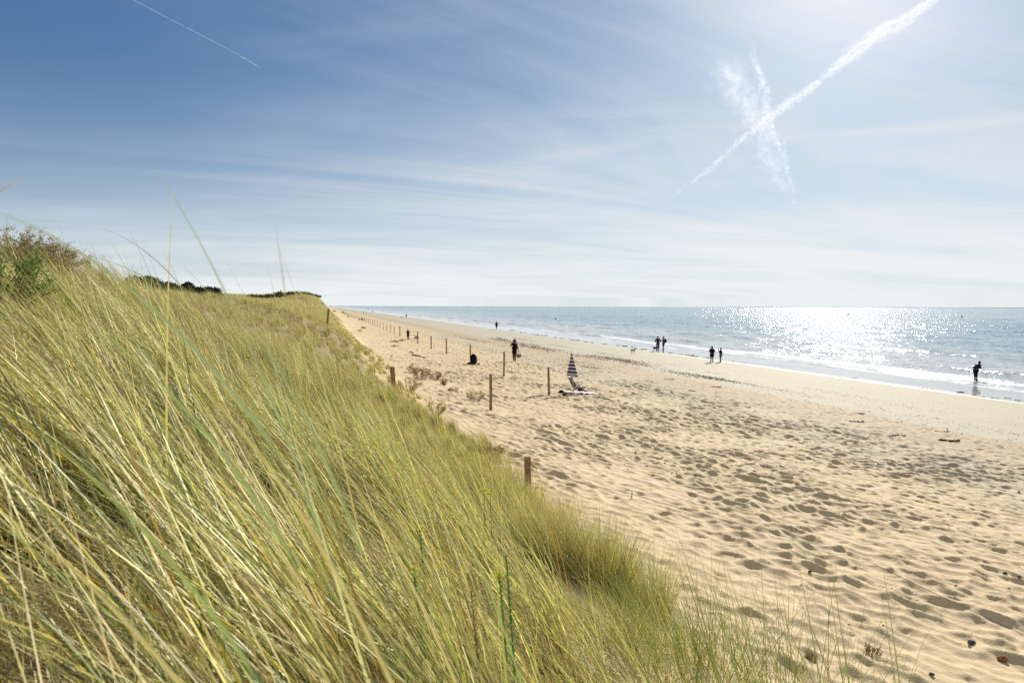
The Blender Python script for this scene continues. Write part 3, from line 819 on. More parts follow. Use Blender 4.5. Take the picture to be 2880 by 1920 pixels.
def person(pos, height, face, label, pose=None, top=None, bottom=None, dress=None, hair='short', hat=None, detail=True,
           girth=1.0, group=None, shoes=None, sleeve=.75, legs=.9, skin=None):
    """face = compass-like angle in degrees: 0 looks away from the camera (+Y), 90 looks right (+X)"""
    J = {k: v for k, v in BASE.items()}
    for k, c in (pose or {}).items(): J[k] = (c, J[k][1])
    if girth != 1.0:
        for k in ('pelvis', 'spine', 'chest', 'upper'): J[k] = (J[k][0], J[k][1]*girth)
        for k in ('shL', 'shR', 'hiL', 'hiR'): J[k] = ((J[k][0][0]*(1+(girth-1)*.8), J[k][0][1], J[k][0][2]), J[k][1]*(1+(girth-1)*.6))
    e = empty('person', pos, -R(face), label, 'person', group); k = height/1.78; e.scale = (k, k, k)
    E = list(BE)
    if detail:                                            # five fingers on each hand, curled forward
        for s_, sx in (('L', -1), ('R', 1)):
            w0 = Vector(J['wr'+s_][0]); p0 = Vector(J['pa'+s_][0]); d = (p0-w0).normalized()
            side = Vector((0, 1, 0)) if abs(d.y) < .8 else Vector((0, 0, 1))
            side = (side - d*side.dot(d)).normalized(); palm = d.cross(side)*sx
            for f, (o_, ln) in enumerate(((.024, .060), (.009, .070), (-.007, .066), (-.022, .052))):
                a = p0 + d*.025 + side*o_; b = a + d*ln*.55 + palm*.004; c = b + d*ln*.3 - palm*.018
                J[f'f{s_}{f}a'] = (tuple(b), .0085); J[f'f{s_}{f}b'] = (tuple(c), .0075)
                E += [('pa'+s_, f'f{s_}{f}a'), (f'f{s_}{f}a', f'f{s_}{f}b')]
            tb = p0 - d*.01 + side*.035; J[f't{s_}'] = (tuple(tb + d*.025 + side*.012), .009); E += [('pa'+s_, f't{s_}')]
    for k in ('knL', 'knR', 'anL', 'anR'): J[k] = (J[k][0], J[k][1]*1.18)
    skin_obj('body', J, E, skin or M_skin, e)
    P = {a: J[a][0] for a in J}
    if top:
        T = {q: (P[q], J[q][1]+.022) for q in ('pelvis', 'spine', 'chest', 'upper')}
        T['pelvis'] = (lerp3(P['pelvis'], P['spine'], -.35), J['pelvis'][1]+.030)
        TE = [('pelvis', 'spine'), ('spine', 'chest'), ('chest', 'upper')]
        for s_ in 'LR':
            T['sh'+s_] = (P['sh'+s_], J['sh'+s_][1]+.016); T['sl'+s_] = (lerp3(P['sh'+s_], P['el'+s_], sleeve), .060)
            TE += [('upper', 'sh'+s_), ('sh'+s_, 'sl'+s_)]
            if sleeve >= 1:
                T['cu'+s_] = (lerp3(P['el'+s_], P['wr'+s_], .85), .042); TE += [('sl'+s_, 'cu'+s_)]
        skin_obj('shirt', T, TE, top, e)
    if bottom:
        T = {'pelvis': (lerp3(P['pelvis'], P['spine'], .25), J['pelvis'][1]+.018)}; TE = []
        for s_ in 'LR':
            T['hi'+s_] = (P['hi'+s_], J['hi'+s_][1]+.018); T['th'+s_] = (lerp3(P['hi'+s_], P['kn'+s_], min(legs, 1)), .088 if legs < 1.01 else .075)
            TE += [('pelvis', 'hi'+s_), ('hi'+s_, 'th'+s_)]
            if legs > 1: T['cf'+s_] = (lerp3(P['kn'+s_], P['an'+s_], legs-1), .062); TE += [('th'+s_, 'cf'+s_)]
        skin_obj('trousers' if legs > 1 else 'shorts', T, TE, bottom, e)
    if dress:
        hm = lerp3(lerp3(P['hiL'], P['knL'], .86), lerp3(P['hiR'], P['knR'], .86), .5)
        T = {'pelvis': (P['pelvis'], .172), 'spine': (P['spine'], .142), 'chest': (P['chest'], .160), 'upper': (P['upper'], .112),
             'shL': (P['shL'], .07), 'shR': (P['shR'], .07), 'mid': (lerp3(P['pelvis'], hm, .55), .178), 'hem': (hm, (.155, .14))}
        skin_obj('dress', T, [('pelvis', 'spine'), ('spine', 'chest'), ('chest', 'upper'), ('upper', 'shL'), ('upper', 'shR'), ('pelvis', 'mid'), ('mid', 'hem')], dress, e)
    sk = Vector(P['skull'])
    hb = MB()
    if hair == 'curly': hb.blob((sk.x, sk.y-.025, sk.z+.02), (.142, .138, .138), 5, 14, 10, .2)
    elif hair == 'long': hb.blob((sk.x, sk.y-.03, sk.z+.0), (.098, .095, .11), 6, 12, 8, .1); hb.blob((sk.x, sk.y-.085, sk.z-.13), (.085, .05, .15), 7, 10, 8, .15)
    else: hb.blob((sk.x, sk.y-.018, sk.z+.028), (.097, .10, .092), 8, 12, 8, .08)
    hb.build('hair', M_hair, e, True)
    if detail:
        for sx in (-1, 1):
            fc = MB(); fc.blob((sk.x+sx*.032, sk.y+.083, sk.z-.005), (.011, .008, .007), 1, 6, 4, 0); fc.build('eye', M_black, e, True)
        fc = MB(); fc.blob((sk.x, sk.y+.086, sk.z-.075), (.024, .010, .007), 1, 8, 4, 0); fc.build('mouth', M_red, e, True)
    if hat:
        hb = MB(); c = (sk.x, sk.y-.005, sk.z+.055)
        if hat == 'brim': hb.lathe([(.155, -.012), (.158, -.004), (.108, .004), (.104, .06), (.085, .085), (.02, .092)], 16, c)
        else:
            hb.lathe([(.104, -.01), (.105, .02), (.085, .065), (.02, .082)], 14, c)
            hb.add([(c[0]-.07, c[1]+.085, c[2]), (c[0]+.07, c[1]+.085, c[2]), (c[0]+.05, c[1]+.175, c[2]-.015), (c[0]-.05, c[1]+.175, c[2]-.015),
                    (c[0]-.07, c[1]+.085, c[2]-.01), (c[0]+.07, c[1]+.085, c[2]-.01), (c[0]+.05, c[1]+.175, c[2]-.024), (c[0]-.05, c[1]+.175, c[2]-.024)],
                   [(0, 1, 2, 3), (7, 6, 5, 4), (0, 4, 5, 1), (1, 5, 6, 2), (2, 6, 7, 3), (3, 7, 4, 0)])
        hb.build('sun_hat' if hat == 'brim' else 'cap', M_black, e, True)
    if shoes:
        for s_ in 'LR':
            sb = MB(); a = Vector(P['an'+s_]); to = Vector(P['to'+s_]); sb.blob(tuple((a+to)/2 + Vector((0, 0, -.025))), (.052, .125, .045), 3, 10, 6, .03); sb.build('shoe', shoes, e, True)
    return e
def foot_pos(px, py, py_top):
    b = hit(px, py); return b, (py-py_top)/1920*b.y*1.0

# the woman with the basket, walking towards the chairs
b, h = foot_pos(1447, 1018, 954.5)
person(b, h*1.0, 188, 'woman in a dark dress with curly hair, hand at her head, carrying a striped basket',
       pose=dict(elR=(.26, .03, 1.17), wrR=(.27, .10, .93), paR=(.275, .12, .865),
                 elL=(-.335, .10, 1.27), wrL=(-.19, .16, 1.47), paL=(-.14, .155, 1.56),
                 knR=(.085, .12, .52), anR=(.085, .10, .09), toR=(.09, .27, .035), heR=(.085, .055, .035),
                 knL=(-.085, -.01, .50), anL=(-.085, -.27, .15), toL=(-.09, -.17, .045), heL=(-.085, -.32, .17)) if False else
       dict(elL=(-.26, .03, 1.17), wrL=(-.30, .08, .93), paL=(-.31, .09, .865),
            elR=(.335, .08, 1.24), wrR=(.20, .15, 1.46), paR=(.15, .15, 1.55),
            knL=(-.07, .03, .50), anL=(-.06, .02, .09), toL=(-.07, .18, .035), heL=(-.06, -.03, .035),
            knR=(.08, -.0, .51), anR=(.10, -.22, .17), toR=(.11, -.10, .05), heR=(.10, -.27, .19)),
       dress=M_plum, hair='curly')
k = h/1.78
bp = b + Vector((.33*k + .02, -.02, .0))
bag = empty('beach_basket', bp, R(12), 'woven basket with dark stripes held in the hand of the woman in the dress', 'basket')
z0 = .42*k*1.0
mb = MB()
def basket_ring(z0_, z1_, r0, r1):
    m_ = MB(); n = 20
    m_.lathe([(r0, z0_), (r1, z1_)], n, fun=lambda th, z: 1 + .35*abs(math.cos(th))**2); return m_
bz = [.36, .41, .45, .50, .54, .60, .63]
for i in range(6):
    basket_ring(bz[i]*k/1.0*.95, bz[i+1]*k*.95, .115+.006*i, .121+.006*i).build('weave_band' if i % 2 == 0 else 'stripe', M_dkw if i % 2 else M_end, bag)
for sy in (-.05, .05):
    m_ = MB(); m_.tube([(-.10*math.cos(t), sy, .60*k + .24*k*math.sin(t)) for t in [math.pi*i/10 for i in range(11)]], .008, 6)
    m_.build('handle', M_dkw, bag)

# the pair standing on the sand at the right
b, h = foot_pos(2002, 1018.5, 973)
person(b, h, 8, 'stout man in black, hands behind his back, beside the person taking a picture', girth=1.28,
       pose=dict(elL=(-.30, -.06, 1.16), wrL=(-.14, -.17, 1.02), paL=(-.07, -.18, 1.0), elR=(.30, -.06, 1.16), wrR=(.16, -.16, 1.04), paR=(.09, -.19, 1.0)),
       top=M_black, bottom=M_black, legs=.95, hat='cap', shoes=M_black)
b, h = foot_pos(2026.5, 1018.5, 976.5)
person(b, h, -62, 'person in dark top and grey shorts, hands raised to the face, taking a picture',
       pose=dict(elL=(-.20, .17, 1.25), wrL=(-.09, .26, 1.46), paL=(-.05, .25, 1.54), elR=(.20, .17, 1.25), wrR=(.09, .26, 1.46), paR=(.05, .25, 1.54)),
       top=M_black, bottom=M_grey, legs=.85, hair='long', shoes=M_black)
cm = MB(); fx, fy = math.sin(R(-62)), math.cos(R(-62)); k = h/1.78
cpos = b + Vector((fx*.31*k, fy*.31*k, 1.60*k))
cam_o = empty('camera_device', cpos, R(62), 'small dark camera held up by the person in grey shorts', 'camera')
MB().box((0, 0, 0), (.10, .035, .065)).build('camera_body', M_black, cam_o)
m_ = MB(); m_.tube([(0, .015, 0), (0, .06, 0)], .026, 12); m_.build('lens_barrel', M_rodm, cam_o)

# the pair with the dog at the water's edge
b, h = foot_pos(1850, 987.5, 945)
person(b, h, 5, 'man in dark top and light shorts, hands on hips, beside the black dog',
       pose=dict(elL=(-.36, -.06, 1.20), wrL=(-.22, .02, 1.02), paL=(-.17, .05, .99), elR=(.36, -.06, 1.20), wrR=(.22, .02, 1.02), paR=(.17, .05, .99),
                 anL=(-.13, .0, .09), toL=(-.15, .15, .035), heL=(-.13, -.05, .035)),
       shoes=M_black, top=M_black, bottom=M_grey, legs=.72, sleeve=1.0)
b, h = foot_pos(1866, 984.5, 944.5); k = h/1.78
person(b, h, -70, 'person in blue grey shirt, cap and dark pack, facing the man with the dog',
       pose=dict(elL=(-.20, .12, 1.17), wrL=(-.12, .30, 1.22), paL=(-.09, .36, 1.25), elR=(.20, .10, 1.17), wrR=(.12, .28, 1.20), paR=(.09, .34, 1.23),
                 knR=(.06, .10, .52), anR=(.06, -.04, .14), toR=(.06, .10, .07), heR=(.06, -.09, .09)),
       top=M_slate, bottom=M_black, legs=.98, hat='cap', shoes=M_black)
def backpack(name, pos, rz, s, label, straps=True):
    e = empty(name, pos, rz, label, 'backpack'); e.scale = (s, s, s)
    m_ = MB(); m_.blob((0, 0, .25), (.17, .115, .27), 9, 16, 10, .10); m_.build('main_compartment', M_black, e, True)
    m_ = MB(); m_.blob((0, .11, .17), (.13, .055, .13), 10, 12, 8, .10); m_.build('front_pocket', M_navy, e, True)
    for sx in (-1, 1):
        m_ = MB(); m_.tube([(sx*.08, -.09, .47), (sx*.095, -.17, .38), (sx*.10, -.17, .22), (sx*.09, -.09, .06)], .018, 6); m_.build('strap', M_black, e)
    return e
az = R(-70)
backpack('backpack', b + Vector((-math.sin(az)*.24*k, -math.cos(az)*.24*k, .98*k)), -az + math.pi, .95, 'dark rounded pack on the back of the person in the blue grey shirt')

# the angler
b, h = foot_pos(2744, 1069, 1015.5)
b.z = max(b.z, -.10)
k = h/1.60
ang = person(b, h*1.78/1.60, 78, 'stooping angler in dark clothes and a brimmed hat standing in the foam',
       pose=dict(pelvis=(0, -.06, .94), spine=(0, .0, 1.10), chest=(0, .10, 1.26), upper=(0, .17, 1.35), neck=(0, .23, 1.40), skull0=(0, .29, 1.44), skull=(0, .335, 1.495), crown=(0, .34, 1.56),
                 nose=(0, .42, 1.45), earL=(-.088, .32, 1.48), earR=(.088, .32, 1.48),
                 shL=(-.165, .17, 1.33), elL=(-.20, .22, 1.07), wrL=(-.10, .44, 1.03), paL=(-.07, .50, 1.02),
                 shR=(.165, .17, 1.33), elR=(.21, .18, 1.05), wrR=(.10, .36, .90), paR=(.07, .42, .88),
                 hiL=(-.09, -.05, .87), hiR=(.09, -.05, .87), knL=(-.10, .03, .50), knR=(.10, -.03, .50)),
       top=M_navy, bottom=M_black, legs=1.45, hat='brim', sleeve=1.0, girth=1.1, shoes=M_black)
kk = h/1.60
rod = empty('fishing_rod', b + Vector((0, 0, 0)), -R(78), 'long thin fishing rod held level by the angler', 'fishing rod')
m_ = MB(); m_.tube([(-.06*kk, .30*kk, 1.00*kk), (-.06*kk, .70*kk, 1.035*kk)], .016, 8); m_.build('grip', M_rodm, rod)
m_ = MB(); m_.tube([(-.06*kk, .70*kk, 1.035*kk), (-.06*kk, 1.5*kk, 1.09*kk), (-.06*kk, 2.4*kk, 1.12*kk), (-.06*kk, 3.1*kk, 1.10*kk)], [.010, .008, .005, .003], 6); m_.build('blank', M_rodm, rod)
m_ = MB(); m_.blob((-.06*kk, .52*kk, .965*kk), (.03, .05, .045), 2, 10, 7, .05); m_.build('reel', M_rodm, rod, True)
sb = hit(2772, 1068.5); sb.z = -.1
rs = empty('rod_rest', sb, 0, 'thin upright rod rest stuck in the shallow water in front of the angler', 'rod rest')
hh = (1068.5-1047)/1920*sb.y + .1
m_ = MB(); m_.tube([(0, 0, -.2), (0, 0, hh-.12)], .014, 8); m_.build('pole', M_rodm, rs)
m_ = MB(); m_.tube([(-.07, 0, hh), (-.03, 0, hh-.09), (0, 0, hh-.12), (.03, 0, hh-.09), (.07, 0, hh)], .010, 6); m_.build('fork', M_rodm, rs)

# walkers farther away
def walker(px, py, pt, face, label, top, bottom, group='walkers far along the beach', **kw):
    b, h = foot_pos(px, py, pt)
    pz = kw.pop('pose', dict(knL=(-.08, .10, .52), anL=(-.08, .14, .10), toL=(-.08, .29, .05), heL=(-.08, .09, .04),
                         knR=(.08, -.02, .50), anR=(.08, -.20, .14), toR=(.08, -.08, .05), heR=(.08, -.25, .15),
                         wrL=(-.235, -.03, .90), paL=(-.235, -.04, .83), wrR=(.235, .12, .92), paR=(.235, .16, .86)))
    return person(b, h, face, label, pose=pz, top=top, bottom=bottom, detail=False, group=group, **kw)
walker(1396.5, 926.5, 903, 25, 'lone walker in a bulky dark jacket at the water edge left of the parasol', M_black, M_black, sleeve=1.0, girth=1.2, legs=1.5)
walker(1142.3, 894, 882, -10, 'slim dark figure standing on wet sand beyond the beach fence', M_navy, M_black, legs=1.5)
walker(1047.6, 880, 873, 30, 'small dark walker at the water edge, right of three far figures', M_black, M_black)
walker(1023.2, 882.5, 875, -20, 'small figure walking on the dry sand, left of three far figures', M_khaki, M_navy)
walker(1035.3, 872.8, 868.6, 10, 'bather standing in the shallows between the far walkers', M_black, M_black)
walker(1051.3, 869.6, 867.4, 10, 'tiny bather farthest out in the shallow surf', M_black, M_black)
walker(955.5, 872.5, 868, 0, 'tiny dark figure on the far beach near the fence end, right one', M_navy, M_black)
walker(948.4, 871.6, 868, 0, 'tiny dark figure on the far beach near the fence end, left one', M_black, M_black)
walker(938.2, 876, 871, 0, 'tiny person beside the fence end below the far dune', M_red, M_black)
b, h = foot_pos(1147.5, 956.2, 925)
person(b, h, 20, 'dark figure standing behind the red beach chair', top=M_plum, bottom=M_plum, legs=.9,
       pose=dict(elL=(-.23, .02, 1.15), wrL=(-.17, .16, 1.03), paL=(-.12, .2, 1.02), elR=(.23, .02, 1.15), wrR=(.17, .16, 1.03), paR=(.12, .2, 1.02)))

# ---------------------------------------------------------------- dogs
def dog(pos, face, s, label, coat, patch=None):
    e = empty('dog', pos, -R(face), label, 'dog'); e.scale = (s, s, s)
    J = dict(mid=((0, 0, .44), .105), chest=((0, .20, .43), .125), rump=((0, -.22, .45), .095), tail1=((0, -.36, .50), .028), tail2=((0, -.56, .53), .014),
             neck=((0, .34, .54), .070), head=((0, .44, .63), .068), muz=((0, .55, .60), .036), nose=((0, .60, .595), .024),
             earL=((-.065, .42, .66), .022), earl2=((-.085, .43, .60), .014), earR=((.065, .42, .66), .022), earr2=((.085, .43, .60), .014))
    E = [('mid', 'chest'), ('mid', 'rump'), ('rump', 'tail1'), ('tail1', 'tail2'), ('chest', 'neck'), ('neck', 'head'), ('head', 'muz'), ('muz', 'nose'),
         ('head', 'earL'), ('earL', 'earl2'), ('head', 'earR'), ('earR', 'earr2')]
    for s_, sx in (('L', -1), ('R', 1)):
        f = .04*sx
        J['fs'+s_] = ((sx*.075, .22, .34), .052); J['fe'+s_] = ((sx*.075, .19+f, .19), .027); J['fp'+s_] = ((sx*.075, .22+f, .025), .024); J['ft'+s_] = ((sx*.075, .26+f, .018), .020)
        J['hs'+s_] = ((sx*.07, -.22, .36), .065); J['hk'+s_] = ((sx*.075, -.16-f, .25), .040); J['hh'+s_] = ((sx*.075, -.30-f, .15), .022); J['hp'+s_] = ((sx*.075, -.27-f, .025), .022); J['ht'+s_] = ((sx*.075, -.23-f, .018), .020)
        E += [('chest', 'fs'+s_), ('fs'+s_, 'fe'+s_), ('fe'+s_, 'fp'+s_), ('fp'+s_, 'ft'+s_), ('rump', 'hs'+s_), ('hs'+s_, 'hk'+s_), ('hk'+s_, 'hh'+s_), ('hh'+s_, 'hp'+s_), ('hp'+s_, 'ht'+s_)]
    skin_obj('body', J, E, coat, e)
    return e
b = hit(1843.5, 987); dog(b, 80, .95, 'black dog standing beside the man with hands on his hips', M_black)
m_patch = simple('black_and_white_coat', (.75, .72, .66), .9, .1, 5., .1, col2=(.02, .018, .016))
b = hit(1780, 993); dog(b, 70, .85, 'small black and white dog trotting on the sand alone', m_patch)

# ---------------------------------------------------------------- parasol, chair, towel and bags
b = hit(1612.5, 1112); D = b.y
pr = empty('beach_parasol', b, 0, 'closed parasol with black and white stripes beside the low beach chair', 'parasol')
Ht = (1112-990)/1920*D; pr.rotation_euler = (R(-1), R(-2.6), 0)
m_ = MB(); m_.tube([(0, 0, -.3), (0, 0, Ht-.03)], .013, 10); m_.build('pole', M_white, pr)
m_ = MB(); m_.lathe([(.012, Ht-.06), (.022, Ht-.04), (.010, Ht-.01), (.004, Ht+.02)], 10); m_.build('finial', M_white, pr)
def stripes():
    m, t = mat('striped_canvas'); p = t.add('ShaderNodeBsdfPrincipled'); p.inputs['Roughness'].default_value = .85
    a = t.add('ShaderNodeAttribute', attribute_name='Col').outputs['Color']; t.put(p.inputs['Base Color'], a)
    p.inputs['Specular IOR Level'].default_value = .1
    t.l.new(p.outputs[0], t.out.inputs[0]); return m
cl_len = (1058-992)/1920*D; z1 = Ht-.04; rB = .5*28/1920*D
n, mrow = 64, 88; V = []; Fc = []; Cc = []
for i in range(mrow+1):
    t_ = i/mrow
    for j in range(n):
        th = 2*math.pi*j/n
        pl = 1 + .17*t_*math.cos(8*th + .6) + .05*t_*math.cos(17*th+2)
        r = (.012 + (rB-.012)*t_**.92)*pl
        drop = .10*t_*t_*math.cos(th-.3) + .03*t_**3*math.cos(8*th)
        V.append((r*math.cos(th) - .02*t_, r*math.sin(th), z1 - cl_len*t_ - drop*.55 + .02))
        band_ = int(min(t_*.999 + .05*math.floor((math.sin(8*th+.6)+1)*1.0)*0, .999)*13.4 + .2)
        Cc.append((.012, .010, .022) if band_ % 2 == 1 or i == 0 else (.58, .55, .60))
for i in range(mrow):
    for j in range(n):
        Fc.append((i*n+j, i*n+(j+1) % n, (i+1)*n+(j+1) % n, (i+1)*n+j))
M_str = stripes()
np_mesh('canopy', np.array(V), np.array(Fc), M_str, pr, True, np.array(Cc))
for k_ in range(8):
    th = 2*math.pi*k_/8; m_ = MB(); m_.tube([(.02*math.cos(th), .02*math.sin(th), z1-.05), (rB*.7*math.cos(th), rB*.7*math.sin(th), z1-cl_len*.9)], .004, 5); m_.build('rib', M_metal, pr)

def beach_chair(pos, rz, s, label, fabric, frame):
    "low folding chair, its sitter would look along +X"
    e = empty('beach_chair', pos, rz, label, 'beach chair'); e.scale = (s, s, s)
    w_ = .25
    m_ = MB(); m_.add([(-.02, -w_, .23), (.42, -w_, .26), (.42, w_, .26), (-.02, w_, .23), (-.02, -w_, .215), (.42, -w_, .245), (.42, w_, .245), (-.02, w_, .215)],
          [(0, 1, 2, 3), (7, 6, 5, 4), (0, 4, 5, 1), (1, 5, 6, 2), (2, 6, 7, 3), (3, 7, 4, 0)]); m_.build('seat', fabric, e)
    m_ = MB(); m_.add([(-.03, -w_, .25), (-.03, w_, .25), (-.24, w_, .68), (-.24, -w_, .68), (-.045, -w_, .243), (-.045, w_, .243), (-.255, w_, .673), (-.255, -w_, .673)],
          [(0, 1, 2, 3), (7, 6, 5, 4), (0, 4, 5, 1), (1, 5, 6, 2), (2, 6, 7, 3), (3, 7, 4, 0)]); m_.build('backrest', fabric, e)
    for sy in (-1, 1):
        y = sy*(w_+.015)
        m_ = MB(); m_.tube([(-.26, y, .70), (-.03, y, .235), (.44, y, .255)], .012, 8); m_.build('side_frame', frame, e)
        m_ = MB(); m_.tube([(-.20, y, .01), (.08, y, .25), (.25, y, .43)], .011, 8); m_.build('leg', frame, e)
        m_ = MB(); m_.tube([(.42, y, .01), (.05, y, .25), (-.13, y, .44)], .011, 8); m_.build('leg', frame, e)
        m_ = MB(); m_.box((.06, y, .452), (.40, .045, .022)); m_.build('armrest', M_black, e)
    for x_, z_ in ((-.20, .02), (.42, .02)):
        m_ = MB(); m_.tube([(x_, -w_-.015, z_), (x_, w_+.015, z_)], .011, 8); m_.build('crossbar', frame, e)
    return e
b = hit(1622, 1110)
beach_chair(b + Vector((-.05, .05, .02)), R(-20), 1.12, 'low black folding beach chair facing the sea beside the striped parasol', M_black, M_rodm)
b2 = hit(1153, 957)
beach_chair(b2 + Vector((.35, 0, 0)), R(6), 1.15, 'dark chair with red cloth over it beside the standing figure', M_red, M_metal)
m_ = MB(); m_.blob((0, 0, .22), (.26, .20, .20), 12, 12, 8, .3)
o = m_.build('towel_bundle', M_pink, None, True, b2 + Vector((.85, -.05, .12))); tag(o, 'pale pink and red bundle of towels on the seat side of the red beach chair', 'towel')

# towel with a red border, lying on the sand
tw = empty('beach_towel', (0, 0, 0), 0, 'pale beach towel with a red border spread under the black chair', 'towel')
c0 = hit(1592, 1108); c1 = hit(1690, 1113)
ax = Vector((c1.x-c0.x, c1.y-c0.y, 0)); ln = ax.length; ax.normalize(); ay = Vector((-ax.y, ax.x, 0))
def cloth(name, a0, a1, b0, b1, m, dz_, seed):
    nx, ny = 40, 16; V = []
    for i in range(nx+1):
        for j in range(ny+1):
            q = c0 + ax*(a0+(a1-a0)*i/nx) + ay*(b0+(b1-b0)*j/ny)
            wv = .012*math.sin(i*.9+seed)+.010*math.sin(j*1.3+i*.3)
            V.append((q.x, q.y, gz(q.x, q.y, False) + .075 + dz_ + wv))
    Fc = [(i*(ny+1)+j, (i+1)*(ny+1)+j, (i+1)*(ny+1)+j+1, i*(ny+1)+j+1) for i in range(nx) for j in range(ny)]
    o = np_mesh(name, V, Fc, m, tw, True); so = o.modifiers.new('thick', 'SOLIDIFY'); so.thickness = .012
cloth('towel_cloth', 0, ln, .0, .85, M_white, .0, 0)
cloth('border', -.02, ln*1.02, -.10, -.002, M_red, .0, 0)
# dark things on the sand
def pile(px, py, rr, label, name, cat, m, seed, parts=3):
    b = hit(px, py, False); e = empty(name, b, 0, label, cat); q = random.Random(seed)
    for i in range(parts):
        m_ = MB(); a = rr*q.uniform(.5, .8)
        m_.blob((q.uniform(-.5, .5)*rr, q.uniform(-.3, .3)*rr, a*.45), (a, a*.7, a*.55), seed+i, 12, 8, .35, .6); m_.build('bag' if i == 0 else 'garment', m if i % 2 == 0 else M_black, e, True)
    return e
pile(1577, 1106, .19, 'dark red and black clothes heaped on the sand left of the black chair', 'clothes_pile', 'clothes', M_plum, 5)
pile(1591, 1114, .17, 'black bag lying on the sand just in front of the heaped clothes', 'beach_bag', 'bag', M_black, 9, 2)
pile(1636, 1101, .20, 'slate blue bag standing under the front of the black chair', 'cool_bag', 'bag', M_slate, 14, 2)
b = hit(1334, 1027)
bp_ = backpack('backpack', b + Vector((.02, 0, .02)), R(200), 1.4, 'black backpack leaning against the fence post on the sand'); bp_.rotation_euler = (R(-12), R(14), R(200))
m_ = MB(); m_.blob((0, 0, .06), (.22, .13, .09), 21, 12, 7, .3, .6); tag(m_.build('dark_jacket', M_black, None, True, hit(1322, 1027) + Vector((0, -.05, .02))), 'black jacket crumpled at the left foot of the black backpack', 'jacket')
m_ = MB(); m_.blob((0, 0, .05), (.13, .09, .06), 22, 10, 7, .3, .6); tag(m_.build('shoe_pair', M_black, None, True, hit(1345, 1027.5)), 'black shoes lying just right of the black backpack', 'shoes')
# sunbather group behind the fence
b = hit(1024, 901)
person(b + Vector((-.5, 0, .10)), 1.65, 90, 'sunbather sitting on a mat between the far fence posts', top=M_black, bottom=M_pink, legs=.6, detail=False,
       pose=dict(pelvis=(0, 0, .12), spine=(0, -.06, .28), chest=(0, -.12, .46), upper=(0, -.13, .57), neck=(0, -.12, .66), skull0=(0, -.10, .73), skull=(0, -.10, .81), crown=(0, -.11, .88),
                 nose=(0, -.01, .79), earL=(-.09, -.1, .8), earR=(.09, -.1, .8), shL=(-.17, -.13, .56), shR=(.17, -.13, .56), elL=(-.23, -.26, .33), elR=(.23, -.26, .33),
                 wrL=(-.22, -.34, .10), wrR=(.22, -.34, .10), paL=(-.22, -.36, .04), paR=(.22, -.36, .04),
                 hiL=(-.09, .08, .12), hiR=(.09, .08, .12), knL=(-.10, .50, .20), knR=(.10, .52, .12), anL=(-.10, .90, .05), anR=(.10, .92, .05),
                 toL=(-.1, .95, .18), toR=(.1, .97, .18), heL=(-.1, .92, .02), heR=(.1, .94, .02)))
m_ = MB()
m_.box((0, 0, .035), (2.2, .9, .03), (0, 0, R(5))); tag(m_.build('beach_mat', M_khaki, None, False, b + Vector((.2, 0, .03))), 'dark mat under the sunbather behind the fence', 'mat')
m_ = MB(); m_.blob((0, 0, .15), (.30, .25, .16), 31, 10, 7, .3, .6); tag(m_.build('beach_bag', M_black, None, True, hit(1011.5, 899.5)), 'small dark bag on the sand left of the sunbather', 'bag')
m_ = MB(); m_.blob((0, 0, .13), (.34, .25, .22), 32, 10, 7, .3, .6); tag(m_.build('dark_bundle', M_dkw, None, True, hit(1129, 893)), 'low dark heap on the wet sand left of the slim figure', 'bundle')
m_ = MB(); m_.blob((0, 0, .10), (.50, .25, .16), 33, 10, 7, .3, .6); tag(m_.build('beach_bag', M_black, None, True, hit(978.5, 890.8)), 'dark bag lying beside the far fence left of the sunbather', 'bag')
b = hit(940, 876)
m_ = MB(); m_.blob((0, 0, .25), (1.2, .5, .35), 34, 12, 7, .3, .6); tag(m_.build('dark_bundle', M_plum, None, True, b), 'low dark group of belongings by the fence end below the far dune', 'bundle')

# ---------------------------------------------------------------- buoys and a far sail
def buoy(px, py, s, label):
    d = ray(px, py); t_ = -(EYE-.1)/d.z; p = Vector((d.x*t_, d.y*t_, 0))
    e = empty('buoy', p, 0, label, 'buoy', 'buoys out on the water'); e.scale = (s, s, s)
    m_ = MB(); m_.lathe([(.3, -.4), (.52, -.1), (.55, .15), (.4, .38), (.16, .46)], 14); m_.build('float', M_black, e, True)
    m_ = MB(); m_.tube([(0, 0, .4), (.03, 0, .9)], .05, 8); m_.build('mast', M_black, e)
buoy(2386, 884.5, 1.5, 'dark buoy in the middle of the brightest glitter on the sea')
buoy(2705, 890, 1.1, 'small dark buoy on the water above the angler')
buoy(1563, 897, .7, 'small dark buoy on the blue water above the parasol')
sp = ray(929.5, 858.6); t_ = 3000/sp.y
sb_ = empty('sailboat', (sp.x*t_, 3000, 0), R(20), 'tiny pale sailboat on the horizon at the end of the beach', 'sailboat')
m_ = MB(); m_.blob((0, 0, .5), (4.5, 1.2, .9), 3, 14, 6, .0); m_.build('hull', M_white, sb_, True)
m_ = MB(); m_.tube([(0, 0, 1), (0, 0, 11.5)], .1, 6); m_.build('mast', M_metal, sb_)
m_ = MB(); m_.add([(-.2, .05, 1.6), (-4, .35, 1.7), (-.2, .05, 11), (-.2, -.03, 1.6), (-4, .27, 1.7), (-.2, -.03, 11)], [(0, 1, 2), (5, 4, 3), (0, 3, 4, 1), (1, 4, 5, 2), (2, 5, 3, 0)]); m_.build('sail', M_white, sb_)

